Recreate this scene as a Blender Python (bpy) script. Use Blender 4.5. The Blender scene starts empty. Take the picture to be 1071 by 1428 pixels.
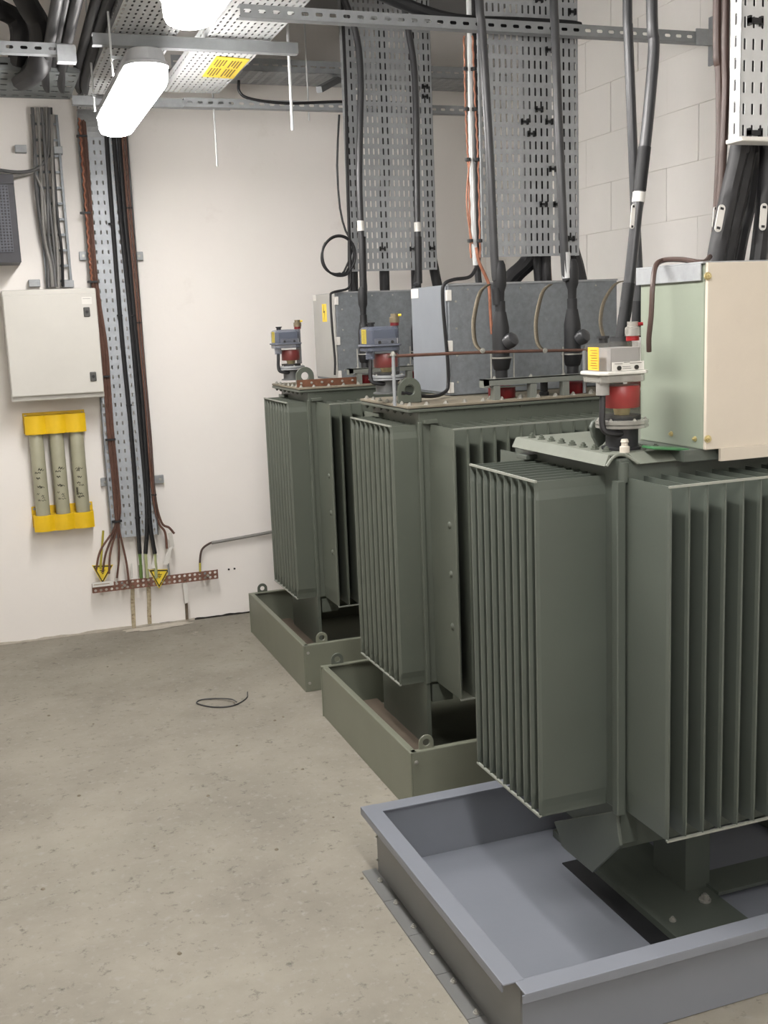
import bpy, math, random
from mathutils import Vector, Matrix
random.seed(7)
PI = math.pi
scene = bpy.context.scene
col = scene.collection

# ------------------------------------------------------------------ camera
F_PX, W_PX, H_PX, CAM_Z = 1508.0, 1071, 1428, 1.65
YAW, PITCH, ROLL = [math.radians(a) for a in (19.75, 10.14, 2.27)]
_fw = Vector((math.sin(YAW)*math.cos(PITCH), math.cos(YAW)*math.cos(PITCH), -math.sin(PITCH)))
_rt = Vector((math.cos(YAW), -math.sin(YAW), 0)); _dn = _fw.cross(_rt)
CX = math.cos(ROLL)*_rt + math.sin(ROLL)*_dn
CY = -math.sin(ROLL)*_rt + math.cos(ROLL)*_dn
CAM = Vector((0, 0, CAM_Z))
cd = bpy.data.cameras.new('camera'); cam = bpy.data.objects.new('camera', cd); col.objects.link(cam)
cd.sensor_fit = 'VERTICAL'; cd.sensor_height = 36; cd.sensor_width = 27
cd.lens = F_PX/H_PX*36; cd.clip_start = .02
m3 = Matrix((CX, -CY, -_fw)).transposed()
cam.matrix_world = Matrix.Translation(CAM) @ m3.to_4x4()
scene.camera = cam

def ray(x, y): return CX*((x-W_PX/2)/F_PX) + CY*((y-H_PX/2)/F_PX) + _fw
def PZ(x, y, z): d = ray(x, y); return CAM + d*((z-CAM_Z)/d.z)
def PY(x, y, Y): d = ray(x, y); return CAM + d*(Y/d.y)
def PX(x, y, X): d = ray(x, y); return CAM + d*(X/d.x)

# ------------------------------------------------------------------ world, exposure
w = bpy.data.worlds.new('world'); scene.world = w; w.use_nodes = True
w.node_tree.nodes['Background'].inputs[0].default_value = (.5, .5, .5, 1)
w.node_tree.nodes['Background'].inputs[1].default_value = 0.02
vs = scene.view_settings
vs.view_transform = 'Standard'; vs.look = 'None'; vs.gamma = 1; vs.use_curve_mapping = False
vs.exposure = 2.27
LAMP_POWER = 15.0

# ------------------------------------------------------------------ materials
def lin(c):
    return tuple(((v/255)/12.92 if v/255 <= .04045 else (((v/255)+.055)/1.055)**2.4) for v in c)
MATS = {}
def mat(name, rgb, rough=.5, metal=0, var=.12, scale=8, bump=0, bscale=60, emit=0, alpha=1, spec=.5, dirt=None, dirtscale=3, dirtlo=.55, dirthi=.75, stretch=None, coat=0):
    if name in MATS: return MATS[name]
    m = bpy.data.materials.new(name); m.use_nodes = True
    nt = m.node_tree; N = nt.nodes; L = nt.links
    b = N['Principled BSDF']
    c = lin(rgb)
    b.inputs['Roughness'].default_value = rough; b.inputs['Metallic'].default_value = metal
    b.inputs['Specular IOR Level'].default_value = spec
    b.inputs['Alpha'].default_value = alpha
    if coat: b.inputs['Coat Weight'].default_value = coat
    tc = N.new('ShaderNodeTexCoord')
    src = tc.outputs['Object']
    geo = N.new('ShaderNodeNewGeometry'); src = geo.outputs['Position']
    if stretch:
        mp = N.new('ShaderNodeMapping'); mp.inputs['Scale'].default_value = stretch
        L.new(src, mp.inputs[0]); src = mp.outputs[0]
    nz = N.new('ShaderNodeTexNoise'); nz.inputs['Scale'].default_value = scale; nz.inputs['Detail'].default_value = 6
    nz.inputs['Roughness'].default_value = .65
    L.new(src, nz.inputs['Vector'])
    rp = N.new('ShaderNodeValToRGB')
    rp.color_ramp.elements[0].position = .3; rp.color_ramp.elements[1].position = .7
    lo = tuple(max(0, v*(1-var)) for v in c); hi = tuple(min(1, v*(1+var)) for v in c)
    rp.color_ramp.elements[0].color = (*lo, 1); rp.color_ramp.elements[1].color = (*hi, 1)
    L.new(nz.outputs['Fac'], rp.inputs[0])
    out = rp.outputs[0]
    if dirt:
        n2 = N.new('ShaderNodeTexNoise'); n2.inputs['Scale'].default_value = dirtscale; n2.inputs['Detail'].default_value = 8
        n2.inputs['Roughness'].default_value = .7
        L.new(src, n2.inputs['Vector'])
        r2 = N.new('ShaderNodeMapRange'); r2.inputs['From Min'].default_value = dirtlo; r2.inputs['From Max'].default_value = dirthi
        L.new(n2.outputs['Fac'], r2.inputs['Value'])
        mx = N.new('ShaderNodeMix'); mx.data_type = 'RGBA'
        L.new(r2.outputs[0], mx.inputs['Factor']); L.new(out, mx.inputs['A']); mx.inputs['B'].default_value = (*lin(dirt), 1)
        out = mx.outputs['Result']
    L.new(out, b.inputs['Base Color'])
    if bump:
        n3 = N.new('ShaderNodeTexNoise'); n3.inputs['Scale'].default_value = bscale; n3.inputs['Detail'].default_value = 5
        L.new(src, n3.inputs['Vector'])
        bp = N.new('ShaderNodeBump'); bp.inputs['Strength'].default_value = bump; bp.inputs['Distance'].default_value = .01
        L.new(n3.outputs['Fac'], bp.inputs['Height']); L.new(bp.outputs[0], b.inputs['Normal'])
    if emit:
        b.inputs['Emission Color'].default_value = (*c, 1); b.inputs['Emission Strength'].default_value = emit
    MATS[name] = m
    return m

PAINT = mat('olive grey transformer paint', (83, 88, 79), .44, 0, .05, 5, .03, 90, dirt=(94, 96, 86), dirtscale=4, dirtlo=.58, dirthi=.9)
PAINT1 = mat('fresh grey green transformer paint', (79, 85, 78), .38, 0, .05, 4, .02, 90)
DUST = mat('dusty olive lid paint', (122, 114, 98), .8, 0, .15, 14, .05, 80, dirt=(92, 91, 78), dirtscale=7, dirtlo=.5, dirthi=.7)
TRAYG = mat('sage green tray paint', (113, 116, 102), .42, 0, .06, 4, .02, 60, dirt=(104, 103, 90), dirtscale=6, dirtlo=.6, dirthi=.9)
TRAYB = mat('blue grey tray paint', (122, 126, 134), .33, 0, .05, 3, .02, 60)
BROWN = mat('dusty brown beam', (82, 72, 60), .8, 0, .15, 9)
GALV = mat('galvanised steel', (152, 155, 157), .5, .25, .12, 26)
GALVD = mat('weathered galvanised sheet', (122, 127, 131), .5, .3, .16, 40, dirt=(140, 144, 146), dirtscale=30, dirtlo=.62, dirthi=.72)
GALVL = mat('bright galvanised steel', (200, 202, 202), .45, .15, .06, 20)
STRUT = mat('dull zinc strut', (138, 141, 143), .5, .25, .1, 15)
ZINC = mat('bright zinc bolt', (172, 171, 164), .4, .6, .15, 60)
BRASSB = mat('yellow passivated bolt', (190, 176, 130), .4, .6, .2, 80)
BLACK = mat('black cable sheath', (28, 28, 30), .52, 0, .15, 20)
BLACKS = mat('grey black cable sheath', (54, 55, 57), .36, 0, .12, 12)
RUBBER = mat('black rubber', (26, 27, 29), .6, 0, .15, 30)
BROWNC = mat('brown cable sheath', (72, 56, 50), .45, 0, .15, 20)
GREYC = mat('grey cable sheath', (128, 126, 122), .5, 0, .12, 20)
COPPER = mat('bright copper strand', (158, 106, 84), .5, .3, .2, 50)
COPPERD = mat('dark reddish copper', (92, 66, 56), .55, .1, .25, 40)
COPBAR = mat('weathered copper bar', (126, 90, 76), .55, .25, .25, 25)
RUSTB = mat('brown oxidised flat bar', (112, 74, 54), .6, .3, .25, 40)
WHITE = mat('white label plastic', (214, 212, 206), .5, 0, .05, 20)
CREAM = mat('light grey cabinet paint', (196, 194, 187), .45, 0, .03, 5)
DGREY = mat('dark grey lock', (74, 74, 72), .5)
BEIGE = mat('beige front panel', (196, 187, 172), .6, 0, .04, 5, dirt=(188, 178, 162), dirtscale=9, dirtlo=.62, dirthi=.8)
BOXGREEN = mat('pale green box paint', (132, 140, 126), .36, 0, .05, 4)
YELLOW = mat('yellow plastic', (224, 184, 24), .45, 0, .08, 10, dirt=(170, 140, 30), dirtscale=10, dirtlo=.6, dirthi=.8)
YSIGN = mat('yellow sign', (232, 204, 60), .5, 0, .04, 10)
LABELY = mat('amber label', (238, 178, 50), .5, 0, .04, 20)
BLKPRINT = mat('black print', (34, 32, 28), .6)
GREYPRINT = mat('grey brown print', (120, 96, 40), .6)
RED = mat('red plastic', (136, 14, 20), .4, 0, .1, 20)
REDD = mat('dull red porcelain', (104, 18, 24), .4, 0, .15, 20)
CLEAR = mat('clear plastic', (150, 146, 130), .12, 0, .03, 5, alpha=.08)
CLEARB = mat('blue tinted clear plastic', (96, 102, 116), .15, 0, .05, 5, alpha=.6)
CLEARG = mat('grey clear plastic', (170, 168, 160), .15, 0, .05, 5, alpha=.5)
PLATEG = mat('grey relay face', (150, 148, 146), .5)
PLATEB = mat('blue grey relay face', (92, 96, 106), .5)
GREENP = mat('green plate', (62, 112, 72), .4)
GREENC = mat('green yellow sleeve', (98, 124, 66), .5)
YELC = mat('yellow wire', (170, 160, 60), .5)
STEELT = mat('dark perforated steel', (74, 76, 82), .45, .4, .1, 20)
FUSET = mat('olive grey glazed tube', (158, 156, 134), .45, 0, .06, 12)
SCRIB = mat('dark handwritten marks', (60, 58, 44), .7)
DARK = mat('dark enclosure metal', (52, 52, 56), .5, .3, .1, 20)
LAMPM = mat('lit diffuser', (255, 251, 248), .5, emit=LAMP_POWER)
LAMPH = mat('grey lamp housing', (168, 170, 172), .5)
DEBRIS = mat('mortar crumbs', (120, 112, 98), .9, 0, .3, 50)
FOAM = mat('white cement residue', (188, 181, 168), .9, 0, .12, 30, .2, 60)

# painted plaster with smudges
WALLM = mat('painted plaster wall', (236, 232, 227), .75, 0, .02, 1.2, .06, 35, dirt=(220, 214, 207), dirtscale=2.2, dirtlo=.62, dirthi=.85)
WALLR = mat('painted block wall', (230, 227, 222), .8, 0, .025, 2, .05, 40, dirt=(214, 208, 200), dirtscale=3, dirtlo=.64, dirthi=.85)
MORTAR = mat('painted mortar', (214, 210, 203), .85, 0, .05, 6)
CEILM = mat('grey ceiling', (150, 150, 150), .9, 0, .05, 2)

def floor_material():
    m = bpy.data.materials.new('stained concrete floor'); m.use_nodes = True
    nt = m.node_tree; N = nt.nodes; L = nt.links; b = N['Principled BSDF']
    g = N.new('ShaderNodeNewGeometry'); P = g.outputs['Position']
    def noise(s, d=8, r=.65, off=(0, 0, 0)):
        mp = N.new('ShaderNodeMapping'); mp.inputs['Location'].default_value = off; L.new(P, mp.inputs[0])
        n = N.new('ShaderNodeTexNoise'); n.inputs['Scale'].default_value = s; n.inputs['Detail'].default_value = d
        n.inputs['Roughness'].default_value = r; L.new(mp.outputs[0], n.inputs['Vector']); return n.outputs['Fac']
    def rng(f, a, c):
        r = N.new('ShaderNodeMapRange'); r.inputs['From Min'].default_value = a; r.inputs['From Max'].default_value = c; L.new(f, r.inputs['Value']); return r.outputs[0]
    def mix(f, A, B):
        x = N.new('ShaderNodeMix'); x.data_type = 'RGBA'; L.new(f, x.inputs['Factor'])
        if isinstance(A, tuple): x.inputs['A'].default_value = (*lin(A), 1)
        else: L.new(A, x.inputs['A'])
        x.inputs['B'].default_value = (*lin(B), 1); return x.outputs['Result']
    c = mix(rng(noise(2.2), .35, .65), (128, 123, 112), (146, 141, 129))
    c = mix(rng(noise(1.3, 6, .6, (13, 4, 0)), .56, .78), c, (115, 110, 100))
    c = mix(rng(noise(38, 4, .6), .56, .72), c, (146, 142, 133))
    c = mix(rng(noise(24, 6, .75, (9, 1, 0)), .57, .7), c, (92, 88, 79))
    c = mix(rng(noise(7.5, 10, .8, (1, 5, 0)), .60, .68), c, (78, 73, 65))
    c = mix(rng(noise(3.4, 9, .8, (8, 2, 0)), .655, .70), c, (170, 163, 148))
    L.new(c, b.inputs['Base Color'])
    b.inputs['Roughness'].default_value = .72
    bp = N.new('ShaderNodeBump'); bp.inputs['Strength'].default_value = .25; bp.inputs['Distance'].default_value = .01
    L.new(noise(22, 8, .7), bp.inputs['Height']); L.new(bp.outputs[0], b.inputs['Normal'])
    return m
FLOORM = floor_material()

# ------------------------------------------------------------------ mesh helpers
BASE = {}
def V(*a): return Vector(a)
class MB:
    def __init__(s): s.v = []; s.f = []
    def add(s, vs, fs):
        o = len(s.v); s.v += [Vector(p) for p in vs]; s.f += [tuple(i+o for i in f) for f in fs]; return s
    def box(s, x0, x1, y0, y1, z0, z1):
        return s.add([(x0,y0,z0),(x1,y0,z0),(x1,y1,z0),(x0,y1,z0),(x0,y0,z1),(x1,y0,z1),(x1,y1,z1),(x0,y1,z1)],
                     [(3,2,1,0),(4,5,6,7),(0,1,5,4),(1,2,6,5),(2,3,7,6),(3,0,4,7)])
    def bar(s, p, q, wd, ht, up=(0,0,1)):
        p = Vector(p); q = Vector(q); d = (q-p).normalized(); up = Vector(up)
        r = d.cross(up).normalized(); u = r.cross(d)
        vs = []
        for c in (p, q):
            for a, b_ in ((-1,-1),(1,-1),(1,1),(-1,1)): vs.append(c + r*(a*wd/2) + u*(b_*ht/2))
        return s.add(vs, [(3,2,1,0),(4,5,6,7),(0,1,5,4),(1,2,6,5),(2,3,7,6),(3,0,4,7)])
    def cyl(s, p, q, r, n=14, r2=None):
        p = Vector(p); q = Vector(q); d = (q-p).normalized()
        a = d.orthogonal().normalized(); b_ = d.cross(a); r2 = r if r2 is None else r2
        vs = [p + (a*math.cos(2*PI*i/n) + b_*math.sin(2*PI*i/n))*r for i in range(n)] + \
             [q + (a*math.cos(2*PI*i/n) + b_*math.sin(2*PI*i/n))*r2 for i in range(n)]
        return s.add(vs, [(i, (i+1) % n, n+(i+1) % n, n+i) for i in range(n)] + [tuple(reversed(range(n))), tuple(range(n, 2*n))])
    def lathe(s, c, prof, n=18):
        c = Vector(c); vs = []; fs = []
        for r, z in prof:
            for i in range(n): vs.append(c + V(r*math.cos(2*PI*i/n), r*math.sin(2*PI*i/n), z))
        for k in range(len(prof)-1):
            for i in range(n): fs.append((k*n+i, k*n+(i+1) % n, (k+1)*n+(i+1) % n, (k+1)*n+i))
        fs += [tuple(reversed(range(n))), tuple(range((len(prof)-1)*n, len(prof)*n))]
        return s.add(vs, fs)
    def tube(s, pts, r, n=9, sub=6, smooth=True, prof=None):
        P = [Vector(p) for p in pts]
        if smooth and len(P) > 2:
            Q = []
            E_ = [P[0]*2-P[1]] + P + [P[-1]*2-P[-2]]
            for i in range(1, len(E_)-2):
                for k in range(sub):
                    t = k/sub; a, b_, c, d = E_[i-1], E_[i], E_[i+1], E_[i+2]
                    Q.append(.5*((2*b_) + (c-a)*t + (2*a-5*b_+4*c-d)*t*t + (3*b_-a-3*c+d)*t**3))
            Q.append(P[-1]); P = Q
        vs = []; fs = []; nrm = None
        for i, p in enumerate(P):
            d = (P[min(i+1, len(P)-1)] - P[max(i-1, 0)]).normalized()
            if nrm is None: nrm = d.orthogonal().normalized()
            else: nrm = (nrm - d*nrm.dot(d)).normalized()
            b_ = d.cross(nrm)
            rr = r if prof is None else prof(i/(len(P)-1))
            for k in range(n): vs.append(p + (nrm*math.cos(2*PI*k/n) + b_*math.sin(2*PI*k/n))*rr)
        for i in range(len(P)-1):
            for k in range(n): fs.append((i*n+k, i*n+(k+1) % n, (i+1)*n+(k+1) % n, (i+1)*n+k))
        fs += [tuple(reversed(range(n))), tuple(range((len(P)-1)*n, len(P)*n))]
        return s.add(vs, fs)
    def poly(s, pts, off):
        n = len(pts); off = Vector(off); A = [Vector(p) for p in pts]
        return s.add(A + [p+off for p in A], [tuple(reversed(range(n))), tuple(range(n, 2*n))] + [(i, (i+1) % n, n+(i+1) % n, n+i) for i in range(n)])
    def ring(s, pts_o, pts_i, off):
        n = len(pts_o); off = Vector(off); A = [Vector(p) for p in pts_o]; B = [Vector(p) for p in pts_i]
        vs = A + B + [p+off for p in A] + [p+off for p in B]; fs = []
        for i in range(n):
            j = (i+1) % n
            fs += [(i, n+i, n+j, j), (2*n+i, 2*n+j, 3*n+j, 3*n+i), (i, j, 2*n+j, 2*n+i), (n+i, 3*n+i, 3*n+j, n+j)]
        return s.add(vs, fs)
    def perf(s, o, u, v, wd, ln, nx, ny, a, b_, t=.002, skip=None):
        """perforated sheet: nx by ny cells, slots 2a wide 2b long, real holes, thickness t along u x v"""
        o = Vector(o); u = Vector(u); v = Vector(v); nn = u.cross(v)*t
        cw, ch = wd/nx, ln/ny; c = min(a, b_)*.6
        S = [(-a,-b_+c),(-a+c,-b_),(a-c,-b_),(a,-b_+c),(a,b_-c),(a-c,b_),(-a+c,b_),(-a,b_-c)]
        K = [(-cw/2,-ch/2),(cw/2,-ch/2),(cw/2,ch/2),(-cw/2,ch/2)]
        FR = [(0,8,15,3),(0,9,8),(0,1,10,9),(1,11,10),(1,2,12,11),(2,13,12),(2,3,14,13),(3,15,14)]
        FR = [(0,4,11,3),(0,5,4),(0,1,6,5),(1,7,6),(1,2,8,7),(2,9,8),(2,3,10,9),(3,11,10)]
        for i in range(nx):
            for j in range(ny):
                ce = o + u*((i+.5)*cw) + v*((j+.5)*ch)
                pt = [ce + u*x + v*y for x, y in K+S]
                o2 = len(s.v); s.v += pt + [p+nn for p in pt]
                if skip and skip(i, j):
                    s.f += [(o2, o2+1, o2+2, o2+3), (o2+15, o2+14, o2+13, o2+12)]; continue
                for f in FR:
                    s.f.append(tuple(o2+k for k in f)); s.f.append(tuple(o2+12+k for k in reversed(f)))
                for k in range(8):
                    k2 = (k+1) % 8
                    s.f.append((o2+4+k, o2+4+k2, o2+16+k2, o2+16+k))
        return s
    def build(s, name, m, parent=None, smooth=False, bevel=0, seg=2):
        me = bpy.data.meshes.new(name)
        if parent is None:
            xs = [p.x for p in s.v]; ys = [p.y for p in s.v]; zs = [p.z for p in s.v]
            base = V((min(xs)+max(xs))/2, (min(ys)+max(ys))/2, min(zs))
        else: base = BASE[parent.name]
        me.from_pydata([tuple(p-base) for p in s.v], [], s.f); me.update()
        me.materials.append(m)
        if smooth:
            for p in me.polygons: p.use_smooth = True
            me.set_sharp_from_angle(angle=math.radians(40))
        o = bpy.data.objects.new(name, me); col.objects.link(o)
        if parent is None: o.location = base
        else: o.parent = parent
        BASE[o.name] = base
        if bevel:
            md = o.modifiers.new('bevel', 'BEVEL'); md.width = bevel; md.segments = seg; md.limit_method = 'ANGLE'; md.angle_limit = math.radians(40)
        return o
def tag(o, label, cat, group=None):
    o['label'] = label; o['category'] = cat
    if group: o['group'] = group
    return o
def thing(name, label, cat, loc, group=None):
    o = bpy.data.objects.new(name, None); col.objects.link(o); o.empty_display_size = .1
    o.location = loc; BASE[o.name] = Vector(loc)
    return tag(o, label, cat, group)
def struct(o): o['kind'] = 'structure'; return o
def inst(name, me, parent, loc, rot=(0,0,0), scale=None):
    o = bpy.data.objects.new(name, me); col.objects.link(o)
    o.parent = parent; o.location = Vector(loc) - BASE[parent.name]; o.rotation_euler = rot
    if scale: o.scale = scale
    BASE[o.name] = BASE[parent.name]
    return o
def mesh_of(mb, name, m, smooth=False):
    me = bpy.data.meshes.new(name); me.from_pydata([tuple(p) for p in mb.v], [], mb.f); me.update(); me.materials.append(m)
    if smooth:
        for p in me.polygons: p.use_smooth = True
        me.set_sharp_from_angle(angle=math.radians(40))
    return me
def circ(c, r, n, u, v): c = Vector(c); return [c + Vector(u)*(r*math.cos(2*PI*i/n)) + Vector(v)*(r*math.sin(2*PI*i/n)) for i in range(n)]

# bolt meshes (axis +z): washer plus hexagon head
def bolt_mesh(name, r, m):
    b = MB(); b.cyl((0,0,-.002),(0,0,.002), r*1.45, 10); b.cyl((0,0,.002),(0,0,r*1.1), r, 6); b.cyl((0,0,r*1.1),(0,0,r*1.6), r*.55, 6)
    return mesh_of(b, name, m)
B_ZINC = bolt_mesh('bolt', .0065, ZINC); B_YEL = bolt_mesh('bolt_yellow', .0065, BRASSB); B_SM = bolt_mesh('screw', .005, ZINC)
B_PAINT = bolt_mesh('bolt_painted', .0075, PAINT)
UPR = (0,0,0); TO_CAM = (PI/2,0,0); TO_LEFT = (0,-PI/2,0); DOWN = (PI,0,0)

# ================================================================== THE ROOM
BW, RW, CEIL = 6.0, 2.87, 3.3
XL, YF = -2.2, -2.6
fl = MB(); n_ = 1
fl.box(XL-.1, RW+.1, YF-.1, BW+.1, -.1, 0); struct(fl.build('floor', FLOORM))
struct(MB().box(XL-.1, RW+.1, YF-.1, BW+.1, CEIL, CEIL+.1).build('ceiling', CEILM))
struct(MB().box(XL-.1, RW+.1, BW, BW+.1, 0, CEIL).build('wall_back', WALLM))
struct(MB().box(XL-.1, XL, YF, BW, 0, CEIL).build('wall_left', WALLM))
struct(MB().box(XL, RW, YF-.1, YF, 0, CEIL).build('wall_front', WALLM))
wr = struct(MB().box(RW, RW+.1, YF, BW, 0, CEIL).build('wall_right', MORTAR))
# painted blocks on the right wall, joints recessed; rows at .225 m, plain render below the transformers
CH, BLK, J = .225, .45, .003
plain = MB().box(RW-.006, RW, YF, BW, 0, .895-J/2).build('block_course', WALLR, wr)
zr = .895
bm_full = mesh_of(MB().box(0, .006, J/2, BLK-J/2, J/2, CH-J/2), 'block', WALLR)
row = 0
while zr < CEIL - .02:
    h = min(CH, CEIL-zr)
    off = (4.617 - BLK*20) if row % 2 == 1 else (4.617 - BLK*20 - BLK/2)
    y = off
    while y < BW:
        if y + BLK > 1.3:
            y0, y1 = max(y, 1.3), min(y+BLK, BW)
            if y1-y0 > .03:
                o = inst('block', bm_full, wr, (RW-.006+random.uniform(0, .0035), y0, zr), scale=(1, (y1-y0)/BLK, h/CH))
        y += BLK
    zr += CH; row += 1
MB().box(RW-.006, RW, YF, 1.3-J, .895, CEIL).build('block_course', WALLR, wr)

# cement residue and crack along the foot of the back wall
def ragged(name, label, cat, m, x0, x1, y0, z0, amp, h, t, n=28, kind=None):
    b = MB(); top = []; bot = []
    for i in range(n+1):
        x = x0 + (x1-x0)*i/n
        top.append(V(x, y0, z0+h+random.uniform(-amp, amp))); bot.append(V(x, y0, z0))
    vs = bot + top; k = n+1
    b.add(vs + [p - V(0, t, 0) for p in vs], [(i, i+1, k+i+1, k+i) for i in range(n)] + [(2*k+i, 3*k+i, 3*k+i+1, 2*k+i+1) for i in range(n)] +
          [(k+i, k+i+1, 3*k+i+1, 3*k+i) for i in range(n)])
    o = b.build(name, m); return o
struct(ragged('trim_1', '', '', BLKPRINT, .78, 1.45, BW-.001, 0, .003, .010, .003))
struct(ragged('trim_2', '', '', FOAM, -.3, .98, BW-.001, 0, .005, .011, .005))
b = MB()
for i in range(26):
    a = 2*PI*i/26; rr = 1+random.uniform(-.25, .25)
    b.v.append(V(.76+.17*rr*math.cos(a), BW-.06+.045*rr*math.sin(a), .0025))
b.v.append(V(.76, BW-.06, .004)); b.f = [(i, (i+1) % 26, 26) for i in range(26)]
o = b.build('cement_patch', FOAM); tag(o, 'pale patch of spilt cement on floor under earthing bar', 'cement')

# ================================================================== LAMPS
def stadium(L_, w_, n=8):
    r = w_/2*.999; pts = []
    for sy, sx, a0 in ((1,1,0),(1,-1,PI/2),(-1,-1,PI),(-1,1,1.5*PI)):
        for i in range(n+1):
            a = a0 + PI/2*i/n; pts.append((sx*(w_/2-r) + r*math.cos(a), sy*(L_/2-r) + r*math.sin(a)))
    return pts
def lamp(xc, y0, y1, z, label, tilt=0):
    t = thing('batten_lamp', label, 'lamp', (xc, (y0+y1)/2, z), 'ceiling batten lamps')
    L_, w_ = y1-y0, .148
    def loft(levels, name, m):
        b = MB(); n = None
        for (k, zz) in levels:
            pts = [(x*(1-2*k/w_), y*(1-2*k/L_)) for x, y in stadium(L_, w_, 5)]
            n = len(pts); b.v += [V(xc+x, (y0+y1)/2+y, z+zz + tilt*y) for x, y in pts]
        for j in range(len(levels)-1):
            for i in range(n): b.f.append((j*n+i, j*n+(i+1) % n, (j+1)*n+(i+1) % n, (j+1)*n+i))
        b.f += [tuple(reversed(range(n))), tuple(range((len(levels)-1)*n, len(levels)*n))]
        return b.build(name, m, t, smooth=True)
    loft([(.022, -.068), (.010, -.062), (.003, -.046), (0, 0)], 'diffuser', LAMPM)
    loft([(-.004, .001), (-.004, .012), (.004, .016), (.012, .055), (.02, .06)], 'housing', LAMPH)
    for y in (y0+.22, y1-.22):
        MB().cyl((xc-.098, y, z+.0), (xc-.098, y, CEIL), .004, 8).build('suspension_rod', GALVL, t)
        MB().box(xc-.102, xc+.03, y-.012, y+.012, z+.055, z+.066).build('hanger_strap', GALV, t)
lamp(.628, 3.95, 5.06, 2.545, 'lit white batten lamp fully in view in front of back wall')
lamp(.628, 2.05, 3.27, 2.545, 'lit batten lamp at top edge with only its rounded end showing')
lamp(.628, .17, 1.39, 2.545, 'batten lamp above the camera out of view')
lamp(.628, -1.71, -.49, 2.545, 'batten lamp behind the camera out of view')

# ================================================================== FIN MESHES
def fin_mesh(d, h, ht=.0075, pinch=.045, tip=.0016):
    b = MB(); lv = [(0, tip), (pinch*.5, tip+.002), (pinch, ht), (h-pinch, ht), (h-pinch*.5, tip+.002), (h, tip)]
    for z, t in lv:
        b.v += [V(-.01,-t,z), V(d-.008,-t,z), V(d,-t*.45,z), V(d,t*.45,z), V(d-.008,t,z), V(-.01,t,z)]
    for k in range(len(lv)-1):
        for i in range(6): b.f.append((k*6+i, k*6+(i+1) % 6, (k+1)*6+(i+1) % 6, (k+1)*6+i))
    n = len(lv); b.f += [(5,4,3,2,1,0), tuple(range((n-1)*6, n*6))]
    return b

def lug(parent, c, m, axis='x', r=.045, hole=.02, t=.012, ht=.05, name='lifting_lug'):
    """lifting eye plate standing on c; its face is perpendicular to the given axis' partner"""
    c = Vector(c); u = V(1,0,0) if axis == 'x' else V(0,1,0); n = 20
    nrm = V(0,1,0) if axis == 'x' else V(1,0,0)
    cen = c + V(0,0,ht)
    outer = []
    for i in range(n):
        a = 2*PI*i/n; x, z = r*math.cos(a), r*math.sin(a)
        if z < 0: x = r*(1 if x > 0 else -1) if abs(x) > r*.55 else x*1.0; z = -ht if i not in (0, n//2) else 0
        outer.append(cen + u*x + V(0,0,z))
    inner = circ(cen, hole, n, u, (0,0,1))
    return MB().ring(outer, inner, nrm*t).build(name, m, parent, bevel=.002, seg=1)

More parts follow.
